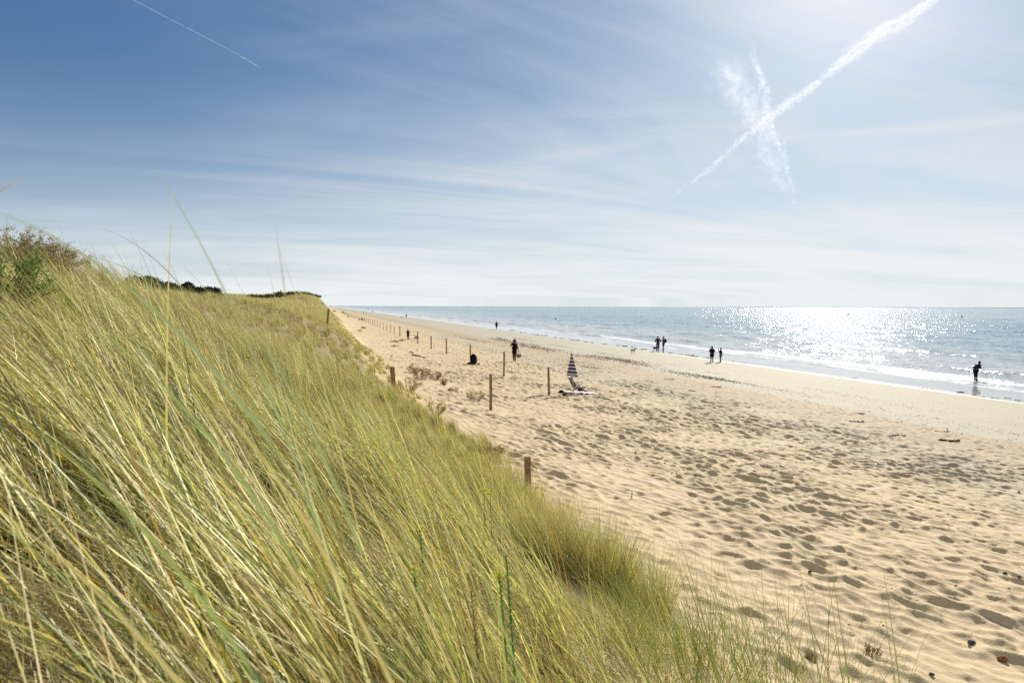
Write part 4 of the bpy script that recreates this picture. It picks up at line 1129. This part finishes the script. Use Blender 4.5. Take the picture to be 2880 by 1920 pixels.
# ---------------------------------------------------------------- seaweed, wrack, stones, driftwood
def weed(px, py, L, label, m, seed, group='seaweed clumps stranded on the beach'):
    b = hit(px, py); q = random.Random(seed); m_ = MB()
    for i in range(5):
        a = q.uniform(-.5, .5)*L; m_.blob((a, q.uniform(-.12, .12)*L, .01), (L*q.uniform(.12, .26), L*q.uniform(.05, .10), L*q.uniform(.04, .075)), seed+i, 9, 6, .5, .4)
    for i in range(5):
        pts = [(q.uniform(-.4, .4)*L, q.uniform(-.1, .1)*L, .01)]
        for _ in range(4): pts.append((pts[-1][0]+q.uniform(-.14, .14)*L, pts[-1][1]+q.uniform(-.08, .08)*L, .012+q.uniform(0, .02)))
        m_.tube(pts, L*.012, 5)
    o = m_.build('seaweed_clump', m, None, True, b); o.rotation_euler = (0, 0, R(-15) + q.uniform(-.2, .2))
    tag(o, label, 'seaweed', group)
edge_px = [(1442, 928.5), (1452, 930), (1470, 934), (1478, 935), (1496, 938), (1513, 941), (1530, 943), (1563, 948.5), (1578, 950), (1606, 955), (1622, 957), (1648, 961), (1662, 963),
           (1700, 967.5), (1737, 971), (1762, 973), (1781, 974), (1788, 979.5), (1804, 983), (1811, 982), (1889, 992), (1915, 996), (1939, 999), (1952, 1002), (1984, 1006),
           (2047, 1013), (2058, 1016), (2092, 1020), (2366, 1063), (2405, 1064), (2489, 1079), (2537, 1085), (2594, 1092), (2613, 1096), (2760, 1116), (2834, 1119), (2862, 1125), (2800, 1119)]
for i, (x_, y_) in enumerate(edge_px):
    q = random.Random(i); D = hit(x_, y_).y
    weed(x_, y_, q.uniform(9, 19)/1920*D, 'dark seaweed clump on the line where the wet sand meets the dry', M_redweed if i % 9 == 4 else M_weed, 300+i*7, 'seaweed clumps along the wet sand line')
weed(2706, 1103, .62, 'dark reddish seaweed on the wet sand directly below the angler', M_redweed, 901)
weed(2664, 1240, .62, 'largest lumpy heap of seaweed, at the right where tan sand meets pale sand', M_weed, 902)
weed(2503, 1229, .42, 'dark seaweed clump on the tan sand left of the largest heap', M_weed, 903)
weed(2530, 1227, .40, 'loose scatter of seaweed right beside the dark clump on tan sand', M_weed, 913)
weed(2407, 1186, .60, 'long dark strand of seaweed on the tan band left of the heaps', M_weed, 904)
weed(2646, 1213, .45, 'curved black strand on the pale sand above the largest heap', M_weed, 905)
weed(2818, 1256, .50, 'flat black strand at the pale sand edge near the right border', M_weed, 906)
weed(2308, 1166, .50, 'dark clump at the upper end of the tan sand band', M_weed, 907)
weed(2417, 1163, .50, 'dark patch of weed in the middle of the shell line', M_weed, 908)
weed(2012, 1088, .55, 'small dark heap on the pale sand below the standing pair', M_weed, 909)
weed(1880, 1067, .60, 'flat dark strand on the upper sand left of the shell band', M_weed, 910)
weed(1950, 1100, .45, 'thin dark strand on the tan sand below the shell band', M_weed, 911)
weed(2463, 1311, .40, 'dark strand on the rough sand in the right middle', M_weed, 912)
def wrack():
    g = np.random.default_rng(77); P = []; Sz = []; Cz = []
    def band(n, u0, u1, vc, vs, s0, s1, col, dens=None, patch=None):
        u = 12 + (g.uniform(0, 1, n)**1.2)*0 + g.uniform(u0, u1, n); u = g.uniform(u0, u1, n)
        v = g.normal(vc, vs, n) + .9*fbm(u/9., u*0+vc, 201, 2)
        if patch: k = g.uniform(0, 1, n) < np.clip(.15 + patch*fbm(u/5., v/1.2, 203, 3) + .25, 0, 1); u, v = u[k], v[k]
        x, y = uv2xy(u, v); P.append(np.stack([x, y, ground_z(u, v)], 1)); Sz.append(g.uniform(s0, s1, len(u))*(1+u/60.)); Cz.append(np.tile(np.array(col)*1., (len(u), 1))*g.uniform(.6, 1.5, (len(u), 1)))
    dk = (.060, .045, .028); rd = (.14, .055, .032)
    band(5200, 14, 110, 26.6, .45, .012, .05, dk, patch=2.2)
    band(3600, 14, 110, 29.6, .40, .010, .04, dk, patch=2.2)
    band(1500, 14, 110, 33.0, 1.2, .010, .035, dk, patch=2.0)
    band(1400, 14, 90, 24.4, .8, .015, .06, dk, patch=2.0)
    band(3500, 4, 70, 18, 4.5, .010, .035, dk)
    band(1500, 3, 40, 10, 4.5, .008, .022, dk)
    for (pu, pv, ru, rv, n, c) in PATCH: 
        u = pu + g.normal(0, ru, n); v = pv + g.normal(0, rv, n); x, y = uv2xy(u, v)
        P.append(np.stack([x, y, ground_z(u, v)], 1)); Sz.append(g.uniform(.03, .08, n)*(1+pu/70.)); Cz.append(np.tile(c, (n, 1))*g.uniform(.6, 1.6, (n, 1)))
    P = np.concatenate(P); Sz = np.concatenate(Sz); Cz = np.concatenate(Cz); n = len(P)
    a = g.uniform(0, 6.283, n); el = g.uniform(1.2, 3.0, n)
    ex = np.stack([np.cos(a), np.sin(a), 0*a], 1); ey = np.stack([-np.sin(a), np.cos(a), 0*a], 1)
    L = (Sz*.5*el**.5)[:, None]; Wd = (Sz*.5/el**.5)[:, None]; up = np.array([0, 0, 1.])
    hgt = (Sz*g.uniform(.12, .40, n))[:, None]
    V = np.stack([P - ex*L, P - ey*Wd, P + ex*L, P + ey*Wd, P + up*hgt + ex*L*.2], 1).reshape(-1, 3)
    b = np.arange(n)*5
    F = np.concatenate([np.stack([b, b+1, b+4], 1), np.stack([b+1, b+2, b+4], 1), np.stack([b+2, b+3, b+4], 1), np.stack([b+3, b, b+4], 1)])
    m, t = mat('wrack'); p = t.add('ShaderNodeBsdfPrincipled'); p.inputs['Roughness'].default_value = 1.0; p.inputs['Specular IOR Level'].default_value = 0.0
    t.put(p.inputs['Base Color'], t.add('ShaderNodeAttribute', attribute_name='Col').outputs['Color']); t.l.new(p.outputs[0], t.out.inputs[0])
    tag(np_mesh('tide_wrack', V, F, m, color=np.repeat(Cz, 5, 0)), 'bands of shell bits and dried weed strewn along the beach', 'tide wrack', kind='stuff')
PATCH = []
for (px, py, ru, rv, n, c) in ((1745, 1012, 3.6, .75, 900, (.19, .10, .065)), (1660, 1005, 3.4, .6, 300, (.19, .12, .08)), (1510, 978, 4.5, .8, 620, (.19, .11, .075)),
                               (1430, 960, 6.0, .7, 500, (.19, .13, .09)), (1330, 955, 8, .8, 380, (.20, .14, .10)), (2005, 1063, 2.0, .32, 420, (.11, .09, .055)), (1940, 1055, 2.4, .5, 240, (.11, .09, .055)),
                               (1660, 1034, .9, .45, 160, (.20, .11, .07)), (1630, 1020, 3, .9, 200, (.19, .12, .08)), (1890, 1330, 1.0, 1.0, 50, (.08, .065, .05))):
    p = hit(px, py, False); u0, v0 = xy2uv(p.x, p.y); PATCH.append((u0, v0, ru, rv, n, c))
wrack()
def stone(px, py, s, label, m, seed):
    b = hit(px, py); m_ = MB(); m_.blob((0, 0, s*.22), (s*.5, s*.36, s*.34), seed, 14, 9, .22, .6)
    tag(m_.build('stone', m, None, True, b), label, 'stone', 'stones on the sand')
stone(2278, 1620, .058, 'small dark pebble alone on smooth sand at the lower right', M_stone, 1)
stone(2386, 1768, .050, 'small dark stone at the left of the brick coloured stone', M_stone, 2)
stone(2732, 1818, .088, 'grey brown stone just above left of the orange one', M_stone, 3)
stone(2820, 1862, .105, 'orange brown stone near the bottom right corner', M_brick, 4)
stone(2826, 1617, .070, 'dark brown stone near the right border above the others', M_stone, 5)
stone(2865, 1632, .060, 'flat dark stone at the right border', M_stone, 6)
stone(2427, 1573, .034, 'tiny black chip of stone left of the low wire', M_stone, 7)
stone(2688, 1658, .040, 'tiny dark pebble in the middle of the lower right sand', M_stone, 8)
stone(2865, 1388, .060, 'dark round stone at the right border on the rough sand', M_stone, 9)
stone(2140, 1297, .050, 'dark pebble beside the hollow in the upper sand', M_stone, 10)
stone(2620, 1903, .055, 'dark flat stone at the bottom edge of the sand', M_stone, 11)
def stick(px0, py0, px1, py1, r, label):
    a = hit(px0, py0) + Vector((0, 0, r)); b = hit(px1, py1) + Vector((0, 0, r)); m_ = MB()
    m_.tube([a, a.lerp(b, .35) + Vector((0, 0, .02)), a.lerp(b, .7) + Vector((0, .02, .0)), b], [r, r*1.1, r*.9, r*.6], 8)
    tag(m_.build('driftwood', M_dkw), label, 'driftwood', 'driftwood on the sand')
stick(1158, 1001, 1198, 1008, .05, 'long dark driftwood pole on the sand left of the fence')
stick(1152, 992.5, 1164, 995, .04, 'short dark driftwood piece above the long pole')
stick(1474, 1121, 1538, 1114, .018, 'thin dark strip for the cast shadow of the post nearest the parasol')  # dark strip modelled along the post's shadow on the sand

# ---------------------------------------------------------------- shrubs, trees and small plants
def leaf_mat(name, c1, c2):
    m, t = mat(name)
    P = t.add('ShaderNodeTexCoord').outputs['Object']
    oi = t.noise(P, 6., 3, .6)
    c = t.mix(t.smooth(oi, .3, .7), c1, c2)
    d = t.add('ShaderNodeBsdfDiffuse'); t.put(d.inputs[0], c)
    tr = t.add('ShaderNodeBsdfTranslucent'); t.put(tr.inputs[0], c)
    t.l.new(t.mixs(.35, d.outputs[0], tr.outputs[0]), t.out.inputs[0]); return m
M_shrub = leaf_mat('shrub_leaf', (.20, .19, .07), (.42, .33, .17))
M_green = leaf_mat('green_leaf', (.13, .20, .045), (.20, .28, .07))
M_dark = leaf_mat('dark_needles', (.022, .032, .015), (.05, .06, .028))
M_brown = leaf_mat('brown_plant', (.20, .11, .05), (.33, .21, .09))
M_yell = leaf_mat('yellow_green_plant', (.30, .27, .08), (.46, .38, .14))
M_spurge = leaf_mat('spurge_leaf', (.20, .30, .08), (.32, .42, .15))
M_flower = leaf_mat('yellow_flower', (.50, .52, .08), (.62, .58, .09))
def leaves(P, size, g, asp=2.2, up=0.3):
    n = len(P)
    a = g.normal(0, 1, (n, 3)); a[:, 2] += up; a /= np.linalg.norm(a, axis=1)[:, None]
    b = np.cross(a, g.normal(0, 1, (n, 3))); b /= np.linalg.norm(b, axis=1)[:, None]
    s = (size*g.uniform(.6, 1.4, n))[:, None]
    V = np.stack([P, P + a*s*.5 + b*s*.5/asp, P + a*s, P + a*s*.5 - b*s*.5/asp], 1).reshape(-1, 3)
    i = np.arange(n)*4
    return V, np.stack([i, i+1, i+2, i+3], 1)
def shrub(pos, w_, d_, h_, label, m_leaf, seed, ntw=60, nl=3500, leaf=.03, twigs=.006, cat='shrub', name='shrub', group=None, sprig=.35, face=0):
    g = np.random.default_rng(seed); q = random.Random(seed)
    e = empty(name, pos, face, label, cat, group)
    tw = MB(); pts = []
    for i in range(ntw):
        a = q.uniform(0, 6.283); r = q.uniform(.2, 1)**.6
        tip = Vector((math.cos(a)*r*w_/2, math.sin(a)*r*d_/2, h_*(1-.55*r*r)*q.uniform(.7, 1.0 + sprig)))
        b0 = Vector((tip.x*.25, tip.y*.25, -.05)); mid_ = b0.lerp(tip, .55) + Vector((q.uniform(-.06, .06)*w_, q.uniform(-.06, .06)*d_, .08*h_))
        tw.tube([b0, mid_, tip], [twigs*1.6, twigs, twigs*.35], 4, False)
        for k_ in range(4):
            t_ = q.uniform(.4, .95); s0 = mid_.lerp(tip, t_)
            e1 = s0 + Vector((q.uniform(-.14, .14)*w_*.6, q.uniform(-.14, .14)*d_*.6, q.uniform(.02, .20)*h_))
            tw.tube([s0, e1], [twigs*.5, twigs*.2], 4, False); pts.append((s0, e1))
        pts.append((b0.lerp(mid_, .5), mid_)); pts.append((mid_, tip))
    tw.build('stems', M_twig, e)
    k_ = g.integers(0, len(pts), nl); t_ = g.uniform(0, 1, nl)[:, None]
    A = np.array([tuple(p[0]) for p in pts])[k_]; B = np.array([tuple(p[1]) for p in pts])[k_]
    Pp = A + (B-A)*t_ + g.normal(0, .035*h_, (nl, 3)); Pp[:, 2] = np.maximum(Pp[:, 2], .0)
    V, F = leaves(Pp, leaf, g); np_mesh('foliage', V, F, m_leaf, e)
    return e
def g_at(px, D):
    d = ray(px, 862); x, y = d.x*D/d.y, D; return Vector((x, y, gz(x, y, False)))
for (px_, D_, w_, h_, sd_, lb_) in ((5, 8.6, 1.3, .46, 401, 'twiggy brown green shrub crowning the dune at the left border'),
        (75, 9.0, 1.2, .42, 402, 'twiggy shrub with small leaves just right of the left border shrub'),
        (140, 9.6, 1.1, .36, 403, 'low twiggy shrub in the middle of the ridge top scrub'),
        (200, 10.2, 1.1, .36, 405, 'shrub whose bare sprigs reach highest against the sky on the ridge'),
        (258, 11.0, 1.1, .30, 406, 'small twiggy shrub, last but one at the right of the ridge scrub'),
        (318, 12.0, 1.1, .28, 407, 'lowest twiggy shrub at the right end of the ridge top scrub')):
    shrub(g_at(px_, D_), w_, 1.1, h_, lb_, M_shrub, sd_, 60, 3600, .024, .004, sprig=.55)
shrub(g_at(-10, 5.2), .9, .8, .55, 'dense bright green leafy plant low at the left border', M_green, 404, 40, 3500, .026)
def pine(pos, h, w_, seed, label):
    g = np.random.default_rng(seed); q = random.Random(seed)
    e = empty('pine_tree', pos, 0, label, 'tree', 'dark trees behind the dune crest')
    t_ = MB(); lean = q.uniform(-.25, -.05)*h
    t_.tube([(0, 0, -.3), (lean*.3, 0, h*.4), (lean, 0, h*.9)], [.11, .08, .03], 7)
    cl = []
    for i in range(16):
        z = h*q.uniform(.25, 1.0); r = w_*.5*(1.15 - z/h*.75); a = q.uniform(0, 6.283)
        c = Vector((lean*z/h + r*.7*math.cos(a), r*.7*math.sin(a), z)); t_.tube([(lean*z/h*.7, 0, z*.75), tuple(c)], [.03, .012], 5, False); cl.append((c, r*.55))
    t_.build('trunk', M_dkw, e)
    P = []
    for c, r in cl:
        n = 260; d = g.normal(0, 1, (n, 3)); d /= np.linalg.norm(d, axis=1)[:, None]
        P.append(np.array(tuple(c)) + d*(r*g.uniform(.3, 1, n)[:, None])*np.array([1.1, 1, .55]))
    V, F = leaves(np.concatenate(P), .20, g, 2.6, .5); np_mesh('crown', V, F, M_dark, e)
TR = [(405, 46, 2.1, 3.0, 'broad dark tree at the left end of the row on the dune skyline'),
      (432, 48, 1.7, 2.2, 'dark tree half behind the grass tips, second of the skyline row'),
      (462, 50, 2.9, 2.6, 'tallest dark pointed tree of the row on the dune skyline'),
      (494, 52, 2.0, 2.4, 'dark tree just right of the tallest pointed one'),
      (523, 56, 1.9, 2.2, 'low dark tree in the middle of the skyline row'),
      (537, 58, 2.5, 1.5, 'thin pointed dark tree right of the middle of the row'),
      (560, 60, 2.1, 2.6, 'ragged dark tree standing before the last two trees on the right'),
      (580, 62, 1.9, 2.4, 'low dark tree, last but one at the right of the row'),
      (598, 64, 1.5, 2.6, 'lowest flat dark tree at the right end of the skyline row')]
for i, (px, D, h, w_, lb) in enumerate(TR):
    p = g_at(px, D); d = ray(px, 812 if h > 2.3 else 820); zt = EYE + d.z*D/d.y
    hh = h; p.z = min(p.z, zt - hh*.55) if False else p.z
    top_ = EYE + (862 - (803 if h > 2.4 else 816))/1920*D
    hh = max(.9, top_ - p.z); pine(p, hh, w_*1.1, 500+i, lb)
M_far = leaf_mat('far_scrub', (.085, .075, .032), (.20, .15, .075))
for i, (px, D, w_, h_, lb) in enumerate([(768, 100, 4.5, .55, 'dark low scrub left of the round bush on the far dune crest'), (803, 104, 4.6, 1.0, 'round dark bush highest on the far dune crest'),
                                         (842, 112, 5.0, .45, 'flat dark scrub where the far dune crest starts to fall'), (690, 92, 8.0, .5, 'long thin strip of dark scrub on the far dune top'),
                                         (884, 128, 2.6, .7, 'dark tuft on the shoulder of the far dune above the beach')]):
    shrub(g_at(px, D), w_, 2.5, h_, lb, M_far, 520+i, 50, 2600, .16, .02, name='shrub')
# small plants at the dune foot and on the beach
def clump(px, py, wpx_, hpx, label, m, seed, nl=1500, cat='beach plant', leaf=None):
    b = hit(px, py, False); D = b.y; w_ = wpx_/1920*D; h_ = hpx/1920*D
    shrub(b, w_, w_*.8, h_, label, m, seed, 34, nl, leaf or max(.022, w_*.035), .004, cat=cat, name='beach_plant', group='low plants scattered on the sand')
CL = [(1185, 1066, 70, 30, 'largest rusty brown plant spilling from the dune foot behind the grey post', M_brown),
      (1226, 1070, 46, 20, 'rusty brown low plant, right neighbour of the largest brown one', M_brown),
      (1165, 1050, 46, 24, 'olive brown plant at the grass edge above the largest brown one', M_brown),
      (1249, 1083, 26, 16, 'small round brown plant alone on the sand', M_brown),
      (1338, 1128, 58, 32, 'yellow green bushy plant beside the thick pale post', M_yell),
      (1111, 964, 26, 7, 'low brown plant left of the standing figure by the red chair', M_brown),
      (1131, 960, 22, 7, 'low yellow green plant just below the standing figure by the red chair', M_yell),
      (1108, 976, 18, 6, 'faint low tuft below the plants near the red chair', M_brown),
      (1022, 924, 22, 5, 'brown tuft on the sand at the dune edge far along the fence', M_brown),
      (1012, 932, 18, 5, 'smaller brown tuft just below the one far along the fence', M_brown),
      (1275, 1102, 34, 12, 'thin pale sprawling plant between the brown plants and the bush', M_yell),
      (1150, 1100, 90, 34, 'olive plants thick at the grass edge right of the grey post', M_yell),
      (1225, 1168, 80, 36, 'grey olive plants fringing the dune foot below the post', M_yell),
      (1395, 1290, 70, 36, 'sparse dry plants on the sand edge up slope of the stout post', M_brown),
      (2448, 1848, 70, 34, 'dry twiggy plant lying on the sand at the bottom right', M_brown),
      (2280, 1860, 40, 22, 'small dry sprig on the sand left of the bottom right twigs', M_brown)]
for i, (px, py, w_, h_, lb, m_) in enumerate(CL):
    clump(px, py, w_, h_, lb, m_, 600+i, 160 if py > 1800 else 1500, leaf=.02 if py > 1800 else None)
def spurge(px, py, D, h, label, flower, seed, col=None):
    p = at_depth(px, py, D); q = random.Random(seed); g = np.random.default_rng(seed)
    gzz = gz(p.x, p.y, False); root = Vector((p.x, p.y, gzz)); top_ = p.z
    hh = max(h, top_-gzz)
    e = empty('spurge_plant', root, 0, label, 'spurge plant')
    tip = Vector((-.04, 0, hh)); s_ = MB(); s_.tube([(0, 0, -.02), (-.005, 0, hh*.5), tuple(tip)], [.006, .005, .003], 7); s_.build('stem', M_spurge, e)
    V = []; F = []; n = 120
    for i in range(n):
        t_ = .25 + .75*i/n; a = i*2.4; ln = .034*(1.15-t_*.6); c = Vector((-.04*t_*t_, 0, hh*t_))
        o_ = Vector((math.cos(a), math.sin(a), .9)).normalized(); sd = o_.cross(Vector((0, 0, 1))).normalized()*.0045
        b_ = len(V); V += [tuple(c-sd*.6), tuple(c+sd*.6), tuple(c+o_*ln*.6+sd), tuple(c+o_*ln), tuple(c+o_*ln*.6-sd)]; F.append((b_, b_+1, b_+2, b_+3, b_+4))
    np_mesh('leaf_spiral', V, F, col or M_spurge, e)
    if flower:
        P = np.array(tuple(tip)) + g.normal(0, 1, (150, 3))*np.array([.009, .009, .006]); Vv, Ff = leaves(P, .008, g, 1.3, .8); np_mesh('flower_head', Vv, Ff, M_flower, e)
spurge(1452, 1560, 2.6, .3, 'bright green leafy spurge spike standing upright in the dry grass', False, 1)
spurge(1432, 1618, 2.75, .25, 'spurge with a yellow flower head left of the green spike', True, 2)
spurge(1355, 1660, 2.5, .25, 'yellowing spurge stem with pale leaves left of the flowering one', False, 3, M_yell)
spurge(1206, 1490, 2.9, .25, 'yellow green flowering spurge among long blades left of the others', True, 4)
spurge(1192, 1600, 2.6, .25, 'lower yellow green spurge head just below the upper left one', True, 5)
def flowers(px, py, D, label, seed):
    p = at_depth(px, py, D); g = np.random.default_rng(seed); root = Vector((p.x, p.y, gz(p.x, p.y, False))); hh = p.z-root.z
    e = empty('yellow_flower', root, 0, label, 'flower'); s_ = MB(); s_.tube([(0, 0, 0), (.01, 0, hh*.6), (0, 0, hh)], [.003, .0025, .002], 5); s_.build('stem', M_green, e)
    P = np.array([0, 0, hh]) + g.normal(0, 1, (60, 3))*np.array([.016, .016, .006]); V, F = leaves(P, .016, g, 1.4, .6); np_mesh('petals', V, F, M_flower, e)
flowers(1361, 1379, 5.4, 'small yellow flower in the dry grass below the stout post, upper of two', 11)
flowers(1379, 1389, 5.3, 'small yellow flower in the dry grass, lower right of two', 12)

# ---------------------------------------------------------------- condensation trails high in the sky
def trail_mat():
    m, t = mat('ice_cloud')
    lw = t.add('ShaderNodeLayerWeight'); lw.inputs[0].default_value = .5
    P = t.add('ShaderNodeTexCoord').outputs['Object']
    a = t.math('POWER', t.math('SUBTRACT', 1.0, lw.outputs['Facing']), 2.2)
    n = t.noise(t.vmath('MULTIPLY', P, (1, 1, 1)), .009, 4, .55)
    a = t.math('MULTIPLY', t.math('MULTIPLY', a, .42), t.smooth(n, .18, .80))
    a = t.math('MULTIPLY', a, t.add('ShaderNodeAttribute', attribute_name='Col').outputs['Fac'])
    d = t.add('ShaderNodeBsdfDiffuse'); d.inputs[0].default_value = (.95, .95, .95, 1)
    tr = t.add('ShaderNodeBsdfTranslucent'); tr.inputs[0].default_value = (.95, .95, .95, 1)
    tp = t.add('ShaderNodeBsdfTransparent')
    t.l.new(t.mixs(a, tp.outputs[0], t.mixs(.6, d.outputs[0], tr.outputs[0])), t.out.inputs[0]); return m
M_ice = trail_mat()
def ico():
    import bmesh
    bm = bmesh.new(); bmesh.ops.create_icosphere(bm, subdivisions=2, radius=1.0)
    V = np.array([tuple(v.co) for v in bm.verts]); F = np.array([[v.index for v in f.verts] for f in bm.faces]); bm.free(); return V, F
ICO = ico()
ALT = 3800.
def trail(name, path, label, n, seed, jit=.35, stretch=1.6, step_r=1.0):
    "path rows: px, py, half width in pixels, density. The trail lies level at one altitude."
    g = np.random.default_rng(seed); V0, F0 = ICO; Vs = []; Fs = []; Cs = []; off = 0
    pts = []
    for (px, py, hw, dn) in path:
        d = ray(px, py); k_ = (ALT-EYE)/d.z; p = np.array([d.x*k_, d.y*k_, ALT]); pts.append((p, hw/1920*p[1], dn))
    # even steps as seen, so that the puffs stay fine near and far
    seg = [math.hypot(path[i+1][0]-path[i][0], path[i+1][1]-path[i][1]) for i in range(len(path)-1)]; tot = sum(seg)
    org = pts[0][0]
    for i in range(n):
        s_ = g.uniform(0, tot); j = 0
        while j < len(seg)-1 and s_ > seg[j]: s_ -= seg[j]; j += 1
        t_ = min(1, s_/seg[j]); p = pts[j][0]*(1-t_) + pts[j+1][0]*t_; r = pts[j][1]*(1-t_) + pts[j+1][1]*t_; dn = pts[j][2]*(1-t_)+pts[j+1][2]*t_
        ax_ = pts[j+1][0]-pts[j][0]; ax_ /= np.linalg.norm(ax_)
        side = np.cross(ax_, [0, 0, 1.]); side /= np.linalg.norm(side)
        c = p + side*g.normal(0, r*jit*.9) + np.array([0, 0, 1.])*g.normal(0, r*jit)
        rr = r*g.uniform(.30, .75)*step_r; ph = g.uniform(0, 6.28)
        Vn = V0*(1 + .12*np.sin(V0[:, [1]]*5+ph) + .10*np.sin(V0[:, [0]]*7+2*ph))
        Vw = c + (Vn[:, [0]]*ax_*rr*stretch + Vn[:, [1]]*side*rr + Vn[:, [2]]*np.array([0, 0, 1.])*rr)
        Vs.append(Vw-org); Fs.append(F0+off); Cs.append(np.full((len(V0), 3), dn*g.uniform(.5, 1.0))); off += len(V0)
    o = np_mesh(name, np.concatenate(Vs), np.concatenate(Fs), M_ice, smooth=True, color=np.concatenate(Cs), loc=tuple(org))
    o.visible_shadow = True
    return tag(o, label, 'contrail')
trail('contrail', [(2660, -30, 19, .34), (2600, 14, 20, .36), (2540, 60, 22, .38), (2470, 98, 22, .40), (2400, 150, 22, .44), (2330, 208, 17, .50), (2260, 262, 17, .5), (2180, 318, 17, .45),
                   (2120, 362, 13, .5), (2060, 416, 12, .42), (1990, 482, 11, .42), (1930, 522, 8, .34), (1888, 556, 4, .18)],
      'long bright diagonal contrail running from the top right down to the left', 430, 1, .34, 4.5)
trail('contrail', [(2120, 118, 7, .10), (2118, 165, 10, .28), (2138, 215, 14, .34), (2152, 262, 14, .38), (2160, 320, 16, .30), (2172, 372, 16, .28), (2198, 420, 11, .30), (2212, 470, 10, .30), (2226, 525, 9, .22), (2234, 590, 8, .06)],
      'steeper ragged contrail crossing behind the bright diagonal one', 380, 2, .50, 3.0)
trail('contrail', [(2035, 180, 24, .07), (2060, 225, 38, .16), (2095, 280, 36, .18), (2120, 325, 28, .18), (2135, 372, 24, .16), (2155, 420, 26, .14), (2180, 470, 24, .12), (2205, 525, 20, .06)],
      'faint wide wisp spreading on the left side of the steep contrail', 330, 3, .55, 2.0, 1.0)
trail('contrail', [(355, -10, 2.4, .12), (450, 40, 2.2, .12), (560, 96, 2.0, .16), (640, 138, 1.6, .25), (700, 172, 1.3, .6), (729, 189, 1.2, 1.0)],
      'thin faint straight contrail at the upper left of the sky', 360, 4, .2, 14.0)
